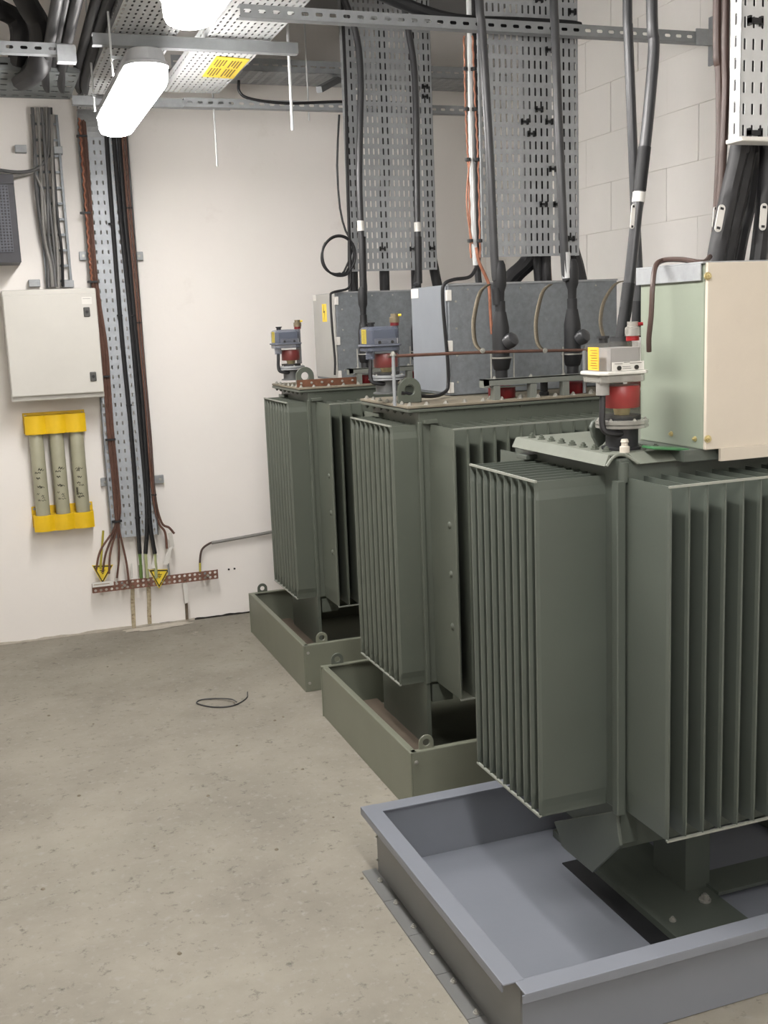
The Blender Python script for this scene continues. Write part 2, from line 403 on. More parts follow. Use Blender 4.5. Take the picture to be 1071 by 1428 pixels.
# ------------------------------------------------------------------ oil protection relay (part of a transformer)
def relay(parent, p, body, face, neckm, labelm, tall=1.0, s=1.0):
    p = Vector(p)
    def q(x, y, z): return p + V(x*s, y*s, z*s*tall)
    cx, cy = .022, 0
    base = MB().lathe(q(cx, cy, 0), [(r*s, z*s*tall) for r, z in ((.05,0),(.05,.006),(.040,.008),(.040,.056),(.046,.058))]).build('protection_relay', neckm, parent, smooth=True)
    BASE[base.name] = BASE[parent.name]
    MB().lathe(q(cx, cy, 0), [(r*s, z*s*tall) for r, z in ((.062,.058),(.065,.060),(.065,.066),(.058,.068),(.065,.070),(.065,.078),(.060,.080))], 20).build('relay_flange', CLEARG if neckm is RUBBER else GALV, base, smooth=True)
    for k in range(6):
        a = 2*PI*(k+.5)/6; inst('flange_bolt', B_SM, base, q(cx+.056*math.cos(a), cy+.056*math.sin(a), .079), scale=(.7,.7,.7))
    MB().lathe(q(cx, cy, 0), [(r*s, z*s*tall) for r, z in ((.046,.080),(.046,.092))]).build('seal_ring', RUBBER, base, smooth=True)
    MB().lathe(q(cx, cy, 0), [(r*s, z*s*tall) for r, z in ((.049,.086),(.049,.185))], 20).build('sight_glass', CLEAR, base, smooth=True)
    MB().lathe(q(cx, cy, 0), [(r*s, z*s*tall) for r, z in ((.042,.112),(.044,.115),(.044,.168),(.042,.171))]).build('float', RED if neckm is RUBBER else REDD, base, smooth=True)
    MB().lathe(q(cx, cy, 0), [(r*s, z*s*tall) for r, z in ((.018,.09),(.022,.112))]).build('float_stem', BRASSB, base, smooth=True)
    def rbox(x0, x1, y0, y1, z0, z1, c, top=0):
        P = [(x0+c,y0),(x1-c,y0),(x1,y0+c),(x1,y1-c),(x1-c,y1),(x0+c,y1),(x0,y1-c),(x0,y0+c)]
        b = MB(); lv = [(0, z0), (0, z1-top)] + ([(top*.5, z1-top*.3), (top*1.4, z1)] if top else [])
        mx, my = (x0+x1)/2, (y0+y1)/2
        for k, z in lv:
            for x, y in P: b.v.append(q(mx+(x-mx)*(1-k/abs(x1-mx)), my+(y-my)*(1-k/abs(y1-my)), z))
        for j in range(len(lv)-1):
            for i in range(8): b.f.append((j*8+i, j*8+(i+1) % 8, (j+1)*8+(i+1) % 8, (j+1)*8+i))
        b.f += [tuple(reversed(range(8))), tuple(range((len(lv)-1)*8, len(lv)*8))]
        return b
    rbox(-.062, .062, -.054, .054, .182, .203, .014).build('relay_tray', CLEARG if neckm is RUBBER else body, base, bevel=.003)
    rbox(-.068, .068, -.060, .060, .203, .212, .016).build('relay_rim', CREAM if neckm is RUBBER else PLATEB, base, bevel=.002)
    rbox(-.060, .060, -.053, .053, .212, .287, .013, .014).build('relay_cover', body, base, bevel=.002)
    rbox(-.040, .050, -.040, .045, .207, .272, .006).build('relay_core', face, base)
    # front plate with two dials, amber label on the left side
    MB().box(*_bx(q(-.036,-.0505,.213), q(.052,-.0485,.236))).build('dial_plate', WHITE if neckm is RUBBER else PLATEG, base)
    for x in (-.018, .030):
        d = MB().cyl(q(x,-.0505,.2205), q(x,-.054,.2205), .0055*s, 12).build('dial', BLKPRINT, base)
    prn = MB()
    for x0, x1, z in ((-.03,-.008,.231),(.012,.045,.231),(-.004,.012,.234),(-.008,.016,.218),(-.008,.014,.2225)): prn.box(*_bx(q(x0,-.0512,z), q(x1,-.0504,z+.0012)))
    prn.build('plate_print', BLKPRINT, base)
    MB().box(*_bx(q(-.0600,-.030,.216), q(-.0615,.018,.276))).build('amber_label', labelm, base)
    prn = MB()
    for k in range(8):
        y0 = -.026 + .002*(k % 3); prn.box(*_bx(q(-.0616, y0, .221+k*.0066), q(-.0622, y0+.026+.004*(k % 2), .2225+k*.0066)))
    prn.build('label_print', GREYPRINT, base)
    MB().cyl(q(-.03,.0,.285), q(-.03,.0,.298), .011*s, 12).cyl(q(-.03,0,.298), q(-.03,0,.304), .015*s, 12).build('cap_knob', RUBBER, base)
    # side column with filler cap
    MB().cyl(q(.072,.03,.09), q(.072,.03,.295), .013*s, 12).build('side_tube', CLEAR if neckm is RUBBER else CLEARB, base, smooth=True)
    MB().cyl(q(.072,.03,.287), q(.072,.03,.300), .0165*s, 12).build('red_collar', RED if neckm is RUBBER else REDD, base, smooth=True)
    MB().lathe(q(.072,.03,0), [(r*s, z*s*tall) for r, z in ((.019,.300),(.019,.322),(.014,.325),(.014,.338))], 12).build('filler_cap', CLEARG if neckm is RUBBER else OLDB, base, smooth=True)
    MB().cyl(q(.080,.028,.330), q(.096,.022,.331), .0045*s, 8).build('cap_pin', YSIGN if neckm is not RUBBER else RED, base)
    # cable gland and lead
    MB().cyl(q(-.044,-.02,.150), q(-.044,-.02,.184), .0165*s, 12).build('cable_gland', GREYC if neckm is RUBBER else body, base, smooth=True)
    MB().tube([q(-.044,-.02,.155), q(-.046,-.022,.12), q(-.048,-.024,.075), q(-.040,-.028,.052), q(-.005,-.032,.045), q(.01,-.02,.045)], .0075*s, 8).build('relay_lead', BLACK, base, smooth=True)
    return base
OLDB = mat('dull brass cap', (118, 108, 88), .45, .4, .2, 40)
def _bx(a, b): return (min(a.x,b.x), max(a.x,b.x), min(a.y,b.y), max(a.y,b.y), min(a.z,b.z), max(a.z,b.z))

# ------------------------------------------------------------------ high-voltage plug and cable
def plug_profile(): return [(a*.63, z) for a, z in [(.036,0),(.036,.05),(.046,.055),(.058,.088),(.060,.092),(.060,.098),(.050,.100),(.050,.16),(.050,.205),(.034,.262),(.030,.262),(.030,.30),(.025,.302),(.027,.335),(.038,.355),(.040,.40),(.034,.43),(.024,.445)]]
def hv_cable(label, base, pts, r, m, group, plug=True, marks=(), s=1.0):
    base = Vector(base)
    t = thing('high_voltage_cable', label, 'cable', base, group)
    top = base
    if plug:
        pf = [(a*s, z*s) for a, z in plug_profile()]
        MB().lathe(base, pf, 18).build('plug_boot', RUBBER, t, smooth=True)
        MB().lathe(base, [(.039*s,.093*s),(.041*s,.094*s),(.041*s,.098*s),(.039*s,.099*s)], 18).build('bail_ring', ZINC, t, smooth=True)
        for sx in (-1, 1):
            MB().cyl(base+V(sx*.046*s,-.01,.02*s), base+V(sx*.046*s,-.01,.125*s), .003, 6).build('bail_rod', ZINC, t)
        e = MB(); e.lathe((0,0,0), [(.026*s,0),(.028*s,.02*s),(.025*s,.034*s),(.013*s,.043*s)], 14)
        R_ = Matrix.Rotation(math.radians(62), 3, 'X') @ Matrix.Rotation(math.radians(0), 3, 'Y')
        R_ = Matrix.Rotation(math.radians(25), 3, 'Z') @ R_
        e.v = [R_ @ p + base + V(.012*s, -.028*s, .15*s) for p in e.v]
        e.build('elbow_cap', BLACKS, t, smooth=True)
        top = base + V(0, 0, .44*s)
    P = ([top] if plug else []) + [Vector(p) for p in pts]
    MB().tube(P, r, 10, 6).build('cable_sheath', m, t, smooth=True)
    for (a, b_, mm) in marks:
        MB().tube([a, b_], r*1.12, 10, smooth=False).build('marker_sleeve', mm, t, smooth=True)
    return t

# ================================================================== TRANSFORMERS
EDGE = mat('bare weld edge', (140, 143, 134), .45, .1, .1, 20)
def transformer(label, yc, kind):
    """kind 'a' for the two farther units, 'n' for the near one"""
    if kind == 'n':
        xf, xt, half, fy, zb, zt, zl, P = 1.20, 1.392, .25, 2.03-yc, .40, 1.253, 1.31, PAINT1
        nl, ysp, fx0, fsp, nf = 10, (2.275, 2.640), 1.414, .0492, 20
    else:
        xf, xt, half, fy, zb, zt, zl, P = 1.287, 1.383, .236, -.45, .35, 1.283, 1.35, PAINT
        nl, ysp, fx0, fsp, nf = 9, (yc-.21, yc+.215), 1.424, .0497, 20
    xr = fx0 + fsp*(nf-1) + .02
    T = thing('transformer', label, 'transformer', ((xf+xr)/2, yc, .05), None)
    y0, y1 = yc-half, yc+half
    tb = MB().box(xt, xr, y0, y1, zb, zl-.012)
    tb.build('tank', P, T, bevel=.004)
    if kind == 'n':
        MB().box(xt-.012, xt+.012, y0-.012, y0+.014, zb-.004, zt-.005).build('corner_strip', PAINT1, T, bevel=.003)
    else:
        MB().box(xt-.004, xt+.012, y0-.006, y0+.012, zb-.002, zt+.01).build('corner_strip', P, T, bevel=.003)
    # cooling fins
    dl, df, h = xt-xf, (y0-yc)-fy, zt-zb
    ml = mesh_of(fin_mesh(dl, h, .0075 if kind == 'n' else .0085), 'cooling_fin', P)
    mf = mesh_of(fin_mesh(df, h, .0055, .06), 'cooling_fin', P)
    for i in range(nl):
        y = ysp[0] + (ysp[1]-ysp[0])*i/(nl-1)
        inst('cooling_fin', ml, T, (xt, y, zb), (0,0,PI))
    for i in range(nf):
        inst('cooling_fin', mf, T, (fx0+fsp*i, y0, zb), (0,0,-PI/2))
    for i in range(nf):
        inst('cooling_fin', mf, T, (fx0+fsp*i, y1, zb), (0,0,PI/2))
    for i in range(nl):
        y = ysp[0] + (ysp[1]-ysp[0])*i/(nl-1)
        inst('cooling_fin', ml, T, (xr, y, zb))
    for z in (zb, zt):
        MB().bar((xf+.002, ysp[0]-.004, z), (xf+.002, ysp[1]+.004, z), .007, .005).build('fin_bar', EDGE, T)
        MB().bar((fx0-.004, yc+fy+.002, z), (xr-.01, yc+fy+.002, z), .007, .005).build('fin_bar', EDGE, T)
    # end webs of the corrugated wall
    for z in (zb+.004,):
        MB().box(xf+.004, xt, ysp[0]-.002, ysp[0]+.003, z-.006, z+.006).build('fin_web', P, T)
    if kind == 'a':
        # dimples on the first front fin
        for z in (.60, .785, .955):
            MB().lathe((0,0,0), [(.013,0),(.010,.004),(.003,.006)], 10).build  # shape helper below
            d = MB(); d.lathe((0,0,0), [(.013,0),(.010,.004),(.003,.006)], 10)
            R_ = Matrix.Rotation(-PI/2, 3, 'Y'); d.v = [R_ @ p + V(fx0-.0055, yc+fy+.05, z) for p in d.v]
            d.build('dimple', P, T, smooth=True)
    # neck, lid
    xl0 = xt-.04 if kind == 'a' else xt-.022
    ly0, ly1 = (yc-.247, yc+.262) if kind == 'a' else (2.225, 2.70)
    if kind == 'a':
        MB().box(xl0, xr+.04, ly0, ly1, zl-.022, zl-.012).build('tank_flange', P, T, bevel=.002)
        MB().box(xl0, xr+.04, ly0, ly1, zl-.009, zl).build('lid', DUST, T, bevel=.002)
        MB().box(xl0+.004, xr+.036, ly0+.004, ly1-.004, zl-.013, zl-.008).build('gasket', RUBBER, T)
        n = 7
        for i in range(n):
            y = ly0+.03+(ly1-ly0-.06)*i/(n-1)
            inst('lid_bolt', B_ZINC, T, (xl0+.017, y, zl+.001)); inst('lid_bolt', B_PAINT, T, (xl0+.017, y, zl-.023), DOWN)
        for i in range(16):
            x = xl0+.075+.072*i
            inst('lid_bolt', B_ZINC, T, (x, ly0+.017, zl+.001)); inst('lid_bolt', B_PAINT, T, (x, ly0+.017, zl-.023), DOWN)
        MB().box(xl0+.055, xl0+.105, y0-.02, y0+.002, zl-.064, zl-.05).build('jacking_pad', P, T, bevel=.002)
        MB().box(xt-.02, xt+.002, y1-.12, y1-.06, zl-.064, zl-.05).build('jacking_pad', P, T, bevel=.002)
        # lifting eye and base
        lp_ = PY(572, 556, 3.60) if yc < 4 else PY(426, 533, 4.97)
        lug(T, (lp_.x, lp_.y, zl), P, 'x', .044, .019, .014, .046)
        lug(T, (xr-.1, yc-.03, zl), P, 'x', .044, .019, .014, .046)
        MB().box(xt-.002, xt+.012, y0, y1, .10, zb).build('base_plate', P, T)
        MB().box(xt+.30, xr-.3, y0+.01, y0+.03, .14, zb).build('base_plate', P, T)
        MB().box(xt+.02, xt+.1, y0+.002, y0+.02, zb-.075, zb-.01).build('gusset', P, T)
        MB().box(xt-.095, xt+.012, y0-.12, y1+.12, .07, .10).box(xt-.095, xt-.085, y0-.12, y1+.12, .022, .07).build('skid', BROWN, T, bevel=.003)
        MB().box(xr-.1, xr-.01, y0-.12, y1+.12, .022, .10).build('skid', BROWN, T, bevel=.003)
        MB().box(xr-.014, xr-.002, y0, y1, .10, zb).build('base_plate', P, T)
    else:
        # folded lid with skirts, the left one and the front one meeting in a notched corner
        MB().box(xl0, xr+.02, ly0, ly1, zl-.006, zl).build('lid', LIDN, T, bevel=.002)
        MB().poly([(xl0,ly0-.005,zl),(xl0-.014,ly0-.01,zl-.026),(xl0-.014,ly1,zl-.026),(xl0,ly1,zl)], (.005,0,-.003)).build('lid_skirt', LIDN, T)
        MB().poly([(xl0+.055,ly0,zl),(xl0+.068,ly0-.034,zl-.024),(xl0+.215,ly0-.034,zl-.024),(xl0+.18,ly0,zl)], (0,.005,-.003)).build('lid_skirt', LIDN, T)
        MB().tube([(xl0-.010,ly0-.012,zl-.026),(xl0+.006,ly0-.012,zl-.008),(xl0+.024,ly0-.012,zl-.001),(xl0+.046,ly0-.014,zl-.006),(xl0+.066,ly0-.03,zl-.024)], .004, 8).build('corner_arch', LIDN, T, smooth=True)
        MB().box(xl0+.185, xr+.02, ly0-.012, ly0+.004, zl-.04, zl-.004).build('lid_skirt', PAINT1, T)
        MB().box(xl0-.012, xl0+.03, ly1-.08, ly1-.02, zl-.055, zl-.042).build('jacking_pad', PAINT1, T, bevel=.002)
        MB().cyl((xt+.012, y0+.002, zt-.01), (xt+.012, y0+.002, zl-.02), .014, 12).build('corner_post', PAINT1, T, smooth=True)
        for i in range(8):
            y = ly0+.05+(ly1-ly0-.09)*i/7
            inst('lid_bolt', B_PAINT, T, (xl0+.028, y, zl+.001), (0,0,random.random()))
        for x in (.10,.14,.17): inst('lid_bolt', B_PAINT, T, (xl0+x-.02, ly0+.03+random.uniform(-.01,.01), zl+.001))
        # hook-shaped lifting lug
        c = V(xl0+.085, ly0+.13, zl)
        prof = [(-.03,0),(-.046,.028),(-.052,.052),(-.045,.066),(-.030,.075),(.012,.078),(.034,.05),(.034,0),(.012,0),(.004,.012),(-.008,.016),(-.016,.008)]
        MB().poly([c+V(x,0,z) for x, z in prof], (0,.012,0)).build('lifting_lug', PAINT1, T, bevel=.002)
        # brass drain valve and green tag beside the relay
        MB().lathe(V(1.425,ly0+.012,zl), [(.012,0),(.012,.014),(.008,.016),(.008,.023),(.010,.025),(.008,.032)], 10).build('drain_valve', FOAM, T, smooth=True)
        MB().bar(PY(903,624,2.2), PY(953,626,2.2), .05, .006).build('green_plate', GREENP, T, bevel=.002)
        # pointed end plate, aprons, legs and base channels
        pts = [PX(x, y, xt) for x, y in ((858,1131),(772,1146),(778,1160),(783,1180),(787,1184),(826,1217),(864,1180))]
        MB().poly(pts, (.010,0,0)).build('end_plate', PAINT1, T, bevel=.002)
        MB().poly([(xt+.01,y0+.004,zb),(xt+.045,y0+.004,zb),(xt+.07,y0+.02,.30),(xt+.01,y0+.02,.30)], (0,.01,0)).build('gusset', PAINT1, T)
        MB().box(xt+.012, xr-.05, y0+.05, y1-.05, .27, zb).build('bottom_trough', PAINT1, T)
        for x in (1.69, 2.18):
            MB().box(x, x+.08, 2.345, 2.355, .044, .30).box(x, x+.010, 2.355, 2.50, .044, .30).build('leg', PAINT1, T)
        MB().box(1.535, 1.76, 1.985, 2.82, .034, .044).box(1.535, 1.545, 1.985, 2.82, .024, .034).build('base_channel', PAINT1, T)
        MB().box(2.17, 2.40, 1.985, 2.82, .046, .056).box(2.17, 2.18, 1.985, 2.82, .022, .046).build('base_channel', PAINT1, T)
        MB().box(1.76, 2.17, 2.29, 2.40, .044, .054).build('base_channel', PAINT1, T)
        MB().box(1.478, 1.60, 1.985, 2.66, .0205, .024).build('shadow_strip', RUBBER, T)  # black strip laid in as the shade beside the base channel
        inst('base_bolt', B_ZINC, T, PZ(983,1255,.046), scale=(1.8,1.8,1.8))
        inst('base_bolt', B_ZINC, T, PZ(938,1283,.046))
    return T, dict(xt=xt, xr=xr, y0=y0, y1=y1, zl=zl, xl0=xl0, ly0=ly0, ly1=ly1)

LIDN = mat('dusty green lid', (106, 110, 100), .6, 0, .08, 12)
T1, g1 = transformer('nearest transformer with grey green fins, beige fronted cable box and clear relay', 2.46, 'n')
T2, g2 = transformer('middle transformer of the row with two black plugs in red sockets', 3.70, 'a')
T3, g3 = transformer('farthest transformer beside the back wall with brown flat bar on its lid', 5.07, 'a')

# --- relays
NECK = mat('dull grey cast neck', (96, 98, 98), .5, .2, .1, 20); OLDY = mat('faded yellow label', (176, 160, 52), .5, 0, .05, 20)
relay(T1, (1.435, 2.30, 1.311), CLEAR, PLATEG, RUBBER, LABELY, .91)
relay(T2, PY(532, 549, 3.70), CLEARB, PLATEB, NECK, OLDY, .84)
relay(T3, PY(401, 530, 5.10), CLEARB, PLATEB, NECK, OLDY, .84)

# --- terminal boxes
LADM2 = mat('bright zinc side cover', (126, 131, 137), .45, .15, .06, 6)
def box_part(T, x0, x1, y0, y1, z0, z1, body, side, kind):
    b = MB().box(x0, x1, y0, y1, z0, z1).build('terminal_box', body, T, bevel=.004); BASE[b.name] = BASE[T.name]
    if kind == 'a':
        MB().box(x0-.004, x0, y0+.012, y1-.002, z0+.01, z1-.002).build('side_cover', side, b, bevel=.001)
        MB().box(x0-.001, x1+.001, y0-.004, y0+.02, z1-.004, z1+.003).build('top_edge', GALV, b)
        for z in (z0+.03, (z0+z1)/2-.02, z1-.04): MB().box(x0-.007, x0+.012, y0-.006, y0+.012, z-.02, z+.02).build('corner_clip', WHITE if kind == 'a' else GALV, b, bevel=.002)
        for k in range(4):
            inst('cover_screw', B_SM, b, (x0+.03, y0-.001, z0+.05+k*.1), TO_CAM, (.6,.6,.6))
        for k in range(6):
            inst('cover_screw', B_SM, b, (x0+.08+k*.11, y0-.001, z1-.02), TO_CAM, (.5,.5,.5))
    return b
bx2 = box_part(T2, 1.643, 2.37, 3.775, 4.14, 1.352, 1.765, GALVD, LADM2, 'a')
bx3 = box_part(T3, 1.655, 2.36, 5.19, 5.575, 1.352, 1.785, GALVD, WALLM and mat('pale grey side cover', (166, 165, 160), .5, 0, .04, 6), 'a')
MB().box(1.6375, 1.639, 4.06, 4.135, 1.725, 1.76).build('white_label', WHITE, bx2)
MB().box(1.6495, 1.651, 5.52, 5.57, 1.755, 1.785).build('white_label', WHITE, bx3)
yl = MB().box(1.6495, 1.651, 5.34, 5.415, 1.645, 1.735).build('hazard_label', YSIGN, bx3)
MB().poly([(1.6488,5.375,1.73),(1.6488,5.39,1.69),(1.6488,5.372,1.692),(1.6488,5.385,1.652),(1.6488,5.366,1.70),(1.6488,5.382,1.698)], (.0006,0,0)).build('bolt_symbol', BLKPRINT, bx3)
# near box: pale green body, beige front, galvanised roof
b1 = MB().box(1.585, 2.38, 2.152, 2.415, 1.312, 1.745).build('terminal_box', BOXGREEN, T1, bevel=.003); BASE[b1.name] = BASE[T1.name]
MB().box(1.587, 2.40, 2.142, 2.152, 1.312, 1.748).build('front_panel', BEIGE, b1, bevel=.002)
MB().box(1.578, 2.39, 2.150, 2.425, 1.746, 1.751).box(1.578, 1.582, 2.158, 2.425, 1.708, 1.746)  .build('roof_sheet', GALV, b1, bevel=.001)
MB().box(1.625, 2.40, 2.135, 2.143, 1.283, 1.314).build('lower_strip', BEIGE, b1)
MB().box(1.54, 2.38, 2.16, 2.40, 1.285, 1.312).build('box_foot', PAINT1, b1)
for x, y in ((987,385),(987,612)): inst('panel_bolt', B_YEL, b1, PY(x, y, 2.141), TO_CAM)
inst('panel_bolt', B_YEL, b1, (2.33, 2.141, 1.71), TO_CAM); inst('panel_bolt', B_YEL, b1, (2.33, 2.141, 1.36), TO_CAM)
for x, y in ((936,605),(969,612)): inst('side_bolt', B_YEL, b1, PX(x, y, 1.584), TO_LEFT, (.7,.7,.7))

# --- bushing sockets, clamp bars, filler, rods on the farther two
def hv_fittings(T, g, xs, yb, sgn):
    zl = g['zl']
    for x in xs:
        MB().lathe((x, yb, zl), [(.047,0),(.05,.004),(.05,.038),(.045,.042)], 20).build('red_socket', REDD, T, smooth=True)
        for a in (.6, 2.5):
            inst('socket_bolt', B_ZINC, T, (x+.075*math.cos(a+PI), yb+.05*math.sin(a+PI), zl+.002))
    x0, x1 = xs[0]-.11, xs[-1]+.11
    cb = MB(); cb.box(x0, x1, yb-.085, yb-.045, zl+.070, zl+.074).box(x0, x1, yb-.085, yb-.081, zl+.052, zl+.074).box(x0, x0+.02, yb-.085, yb-.045, zl+.045, zl+.074)
    cb.build('clamp_bar', P_BAR, T)
    MB().box(x0+.03, xs[0]+.06, yb-.075, yb-.055, zl+.042, zl+.046).build('clamp_strip', P_BAR, T)
    for x in (xs[0]-.06, xs[0]+.085, xs[1]-.075):
        MB().box(x-.012, x+.012, yb-.085, yb-.055, zl, zl+.05).build('clamp_foot', P_BAR, T)
        inst('clamp_bolt', B_ZINC, T, (x, yb-.065, zl+.075), scale=(.8,.8,.8))
    MB().lathe(((xs[0]+xs[1])/2+.015, yb-.02, zl), [(.018,0),(.018,.012),(.014,.015),(.014,.05),(.018,.052),(.034,.062),(.034,.07),(.026,.072)], 14).build('filler_cap', RUBBER, T, smooth=True)
P_BAR = mat('light grey clamp bar', (112, 115, 108), .5, 0, .06, 9)
YB2 = 3.555
hx = [PY(x, 556, YB2).x for x in (700, 799, 893)]
hv_fittings(T2, g2, hx, YB2, 1)
YB3 = 4.93
hx3 = [PY(510, 520, YB3).x, PY(583, 520, YB3).x, PY(583, 520, YB3).x+.23]
hv_fittings(T3, g3, hx3, YB3, 1)
# brown flat bar on the far lid, with bolts
b = MB().box(PY(414,540,4.86).x, PY(497,540,4.86).x, 4.856, 4.862, 1.352, 1.385).build('flat_bar', RUSTB, T3)
for k in range(6): inst('bar_bolt', B_SM, T3, (PY(420,540,4.86).x+.05*k, 4.855, 1.37), TO_CAM, (.8,.8,.8))
# copper earthing rod on posts above the middle lid
pr = [PY(541,497,YB2-.05), PY(630,493,YB2-.05), PY(720,490,YB2-.05), PY(830,488,YB2-.05)]
MB().tube(pr, .0055, 8).build('earthing_rod', COPPERD, T2, smooth=True)
pp = PY(550, 545, YB2-.055); MB().cyl((pp.x, pp.y, 1.352), (pp.x, pp.y, pr[0].z+.006), .0065, 8).build('rod_post', STRUT, T2)
pp = PY(815, 545, YB2-.055); MB().cyl((pp.x, pp.y, 1.352), (pp.x, pp.y, pr[-1].z), .0065, 8).build('rod_post', STRUT, T2)
inst('rod_clamp', B_ZINC, T2, (PY(550,545,YB2-.055).x, YB2-.055, pr[0].z+.004), scale=(1.2,1.2,1.2))
# thermometer lead and braided earth straps on the middle unit
def strap(T, pts, wd, m, name='earth_braid'):
    P = [Vector(p) for p in pts]; Q = MB()
    tmp = MB().tube(P, .001, 4, 8); n = len(tmp.v)//4
    cen = [sum((tmp.v[i*4+k] for k in range(4)), Vector())/4 for i in range(n)]
    for i, c in enumerate(cen):
        Q.v += [c+V(wd/2, .003, 0), c+V(-wd/2, -.003, 0)]
    Q.f = [(2*i, 2*i+1, 2*i+3, 2*i+2) for i in range(n-1)]
    o = Q.build(name, m, T, smooth=True); md = o.modifiers.new('s', 'SOLIDIFY'); md.thickness = .004; return o
BRAID = mat('tinned braid', (120, 112, 96), .5, .4, .2, 200)
for px_ in (0, 87, 176):
    s_ = [(683+px_*.99,396),(670+px_,408),(662+px_,440),(661+px_,462),(664+px_,480),(673+px_,490)]
    if px_ == 176: s_ = [(872,392),(858,397),(843,420),(838,445),(840,462),(845,476)]
    strap(T2, [PY(x, y, YB2+.03-.012*i) for i, (x, y) in enumerate(s_)], .017, BRAID)
    if px_ < 100: inst('strap_clamp', B_ZINC, T2, PY(673+px_, 489, YB2-.055), TO_CAM)
# leads clipped to the box corners
MB().tube([PY(665,372,3.82), PY(655,386,3.80), PY(632,390,3.768), PY(620,396,3.765), PY(617,410,3.766), PY(620,455,3.766), PY(624,500,3.766), PY(625,535,3.764), PY(620,547,3.74), PY(600,553,3.65), PY(560,548,3.60)], .0068, 8).build('control_lead', BLACK, T2, smooth=True)
MB().tube([PY(488,395,5.19), PY(484,403,5.185), PY(464,408,5.18), PY(461,416,5.18), PY(463,455,5.18), PY(467,500,5.18), PY(467,523,5.18)], .006, 8).build('control_lead', BLACK, T3, smooth=True)
MB().tube([PY(990,358,2.30), PY(980,366,2.2), PY(950,362,2.25), PY(925,363,2.30), PY(914,372,2.28), PY(910,400,2.26), PY(908,440,2.26), PY(905,470,2.27), PY(905,490,2.28)], .0065, 8).build('control_lead', BROWNC, T1, smooth=True)

# ================================================================== DRIP TRAYS
def green_tray(label, x0, y0, y1, h, lugs, x1=2.80):
    t = thing('drip_tray', label, 'tray', ((x0+x1)/2, (y0+y1)/2, 0), 'oil drip trays under the transformers')
    k = .006
    MB().box(x0+k, x1-k, y0+k, y1-k, .004, .02).build('tray_floor', TRAYG, t)
    def side(pts_box, fold, name='side_panel'):
        b = MB(); b.box(*pts_box); b.box(*fold); b.build(name, TRAYG, t, bevel=.002)
    side((x0, x0+k, y0, y1, 0, h), (x0+.001, x0+.024, y0+.001, y1-.001, h-.004, h+.001))
    side((x1-k, x1, y0, y1, 0, h), (x1-.024, x1-.001, y0+.001, y1-.001, h-.004, h+.001))
    side((x0+k, x1-k, y0, y0+k, 0, h), (x0+k, x1-k, y0+.001, y0+.024, h-.004, h+.001))
    side((x0-.004, x1-k, y1-k, y1, 0, h), (x0-.004, x1-k, y1-.024, y1-.001, h-.004, h+.003))
    for (x, y) in lugs:
        lug(t, (x, y, h-.012), TRAYG if y < (y0+y1)/2 else PAINT, 'x', .027, .012, .006, .034, 'lifting_eye')
    for z in (.04, h-.035):
        inst('corner_screw', B_SM, t, (x0+.02, y0, z), TO_CAM)
    return t
green_tray('sage green drip tray under the farthest transformer', 1.217, 4.53, 5.595, .217, [(PZ(362,822,.217).x, 5.585), (PZ(438,886,.217).x, 4.545)])
green_tray('sage green drip tray under the middle transformer', 1.203, 3.185, 4.21, .221, [(PZ(596,1045,.221).x, 3.20), (PZ(466,922,.221).x, 4.20)])
TRAYN = mat('neutral grey tray side', (108, 109, 108), .36, 0, .07, 5)  # darker neutral grey for the left side panel and foot flange
def blue_tray():
    x0, x1, y0, y1, h = .968, 2.72, 1.935, 2.875, .200
    t = thing('drip_tray', 'blue grey bolted down drip tray under the nearest transformer', 'tray', ((x0+x1)/2, (y0+y1)/2, 0), 'oil drip trays under the transformers')
    k = .004
    MB().box(x0+k, x1-k, y0+k, y1-k, .003, .02).build('tray_floor', TRAYB, t)
    MB().box(x0, x0+k, y0, y1, .003, h).build('side_panel', TRAYN, t)
    MB().box(x1-k, x1, y0, y1, .003, h).build('side_panel', TRAYB, t)
    MB().box(x0+k, x1-k, y0, y0+k, .003, h).build('side_panel', TRAYB, t)
    MB().box(x0+k, x1-k, y1-k, y1, .003, h).build('side_panel', TRAYB, t)
    ov, iw, lip = .036, .016, .020
    # rims: top strap with folded-down outer lip
    MB().box(x0-ov, x0+iw, y0+.012, y1+ov, h, h+.004).box(x0-ov, x0-ov+.004, y0+.02, y1+ov, h-lip, h).build('rim', TRAYB, t, bevel=.001)
    MB().box(x0-ov+.03, x1+ov, y0-ov, y0+iw, h-.001, h+.003).box(x0-.012, x1+ov, y0-ov, y0-ov+.004, h-lip, h).build('rim', TRAYB, t, bevel=.001)
    MB().box(x0-ov, x1+ov, y1-iw, y1+ov, h-.001, h+.003).box(x0-ov, x1+ov, y1+ov-.004, y1+ov, h-lip, h).build('rim', TRAYB, t, bevel=.001)
    MB().box(x1-iw, x1+ov, y0, y1+ov, h, h+.004).build('rim', TRAYB, t)
    # foot flange in bolted lengths
    n = 5; L_ = (y1+.02-y0)/n
    for i in range(n):
        MB().box(x0-.045, x0, y0+i*L_+.001, y0+(i+1)*L_-.001, .0, .005).build('foot_flange', TRAYN, t)
    for i in range(7):
        inst('anchor_bolt', B_SM, t, (x0-.016, y1-.06-i*.135, .006), scale=(1.1,1.1,1.3))
    for z in (.045, .12): inst('rivet', B_SM, t, (x0-.001, y1-.006, z), TO_LEFT, (.7,.7,.7))
    inst('anchor_bolt', B_SM, t, (x0+.02, y0-.001, .075), TO_CAM)
blue_tray()

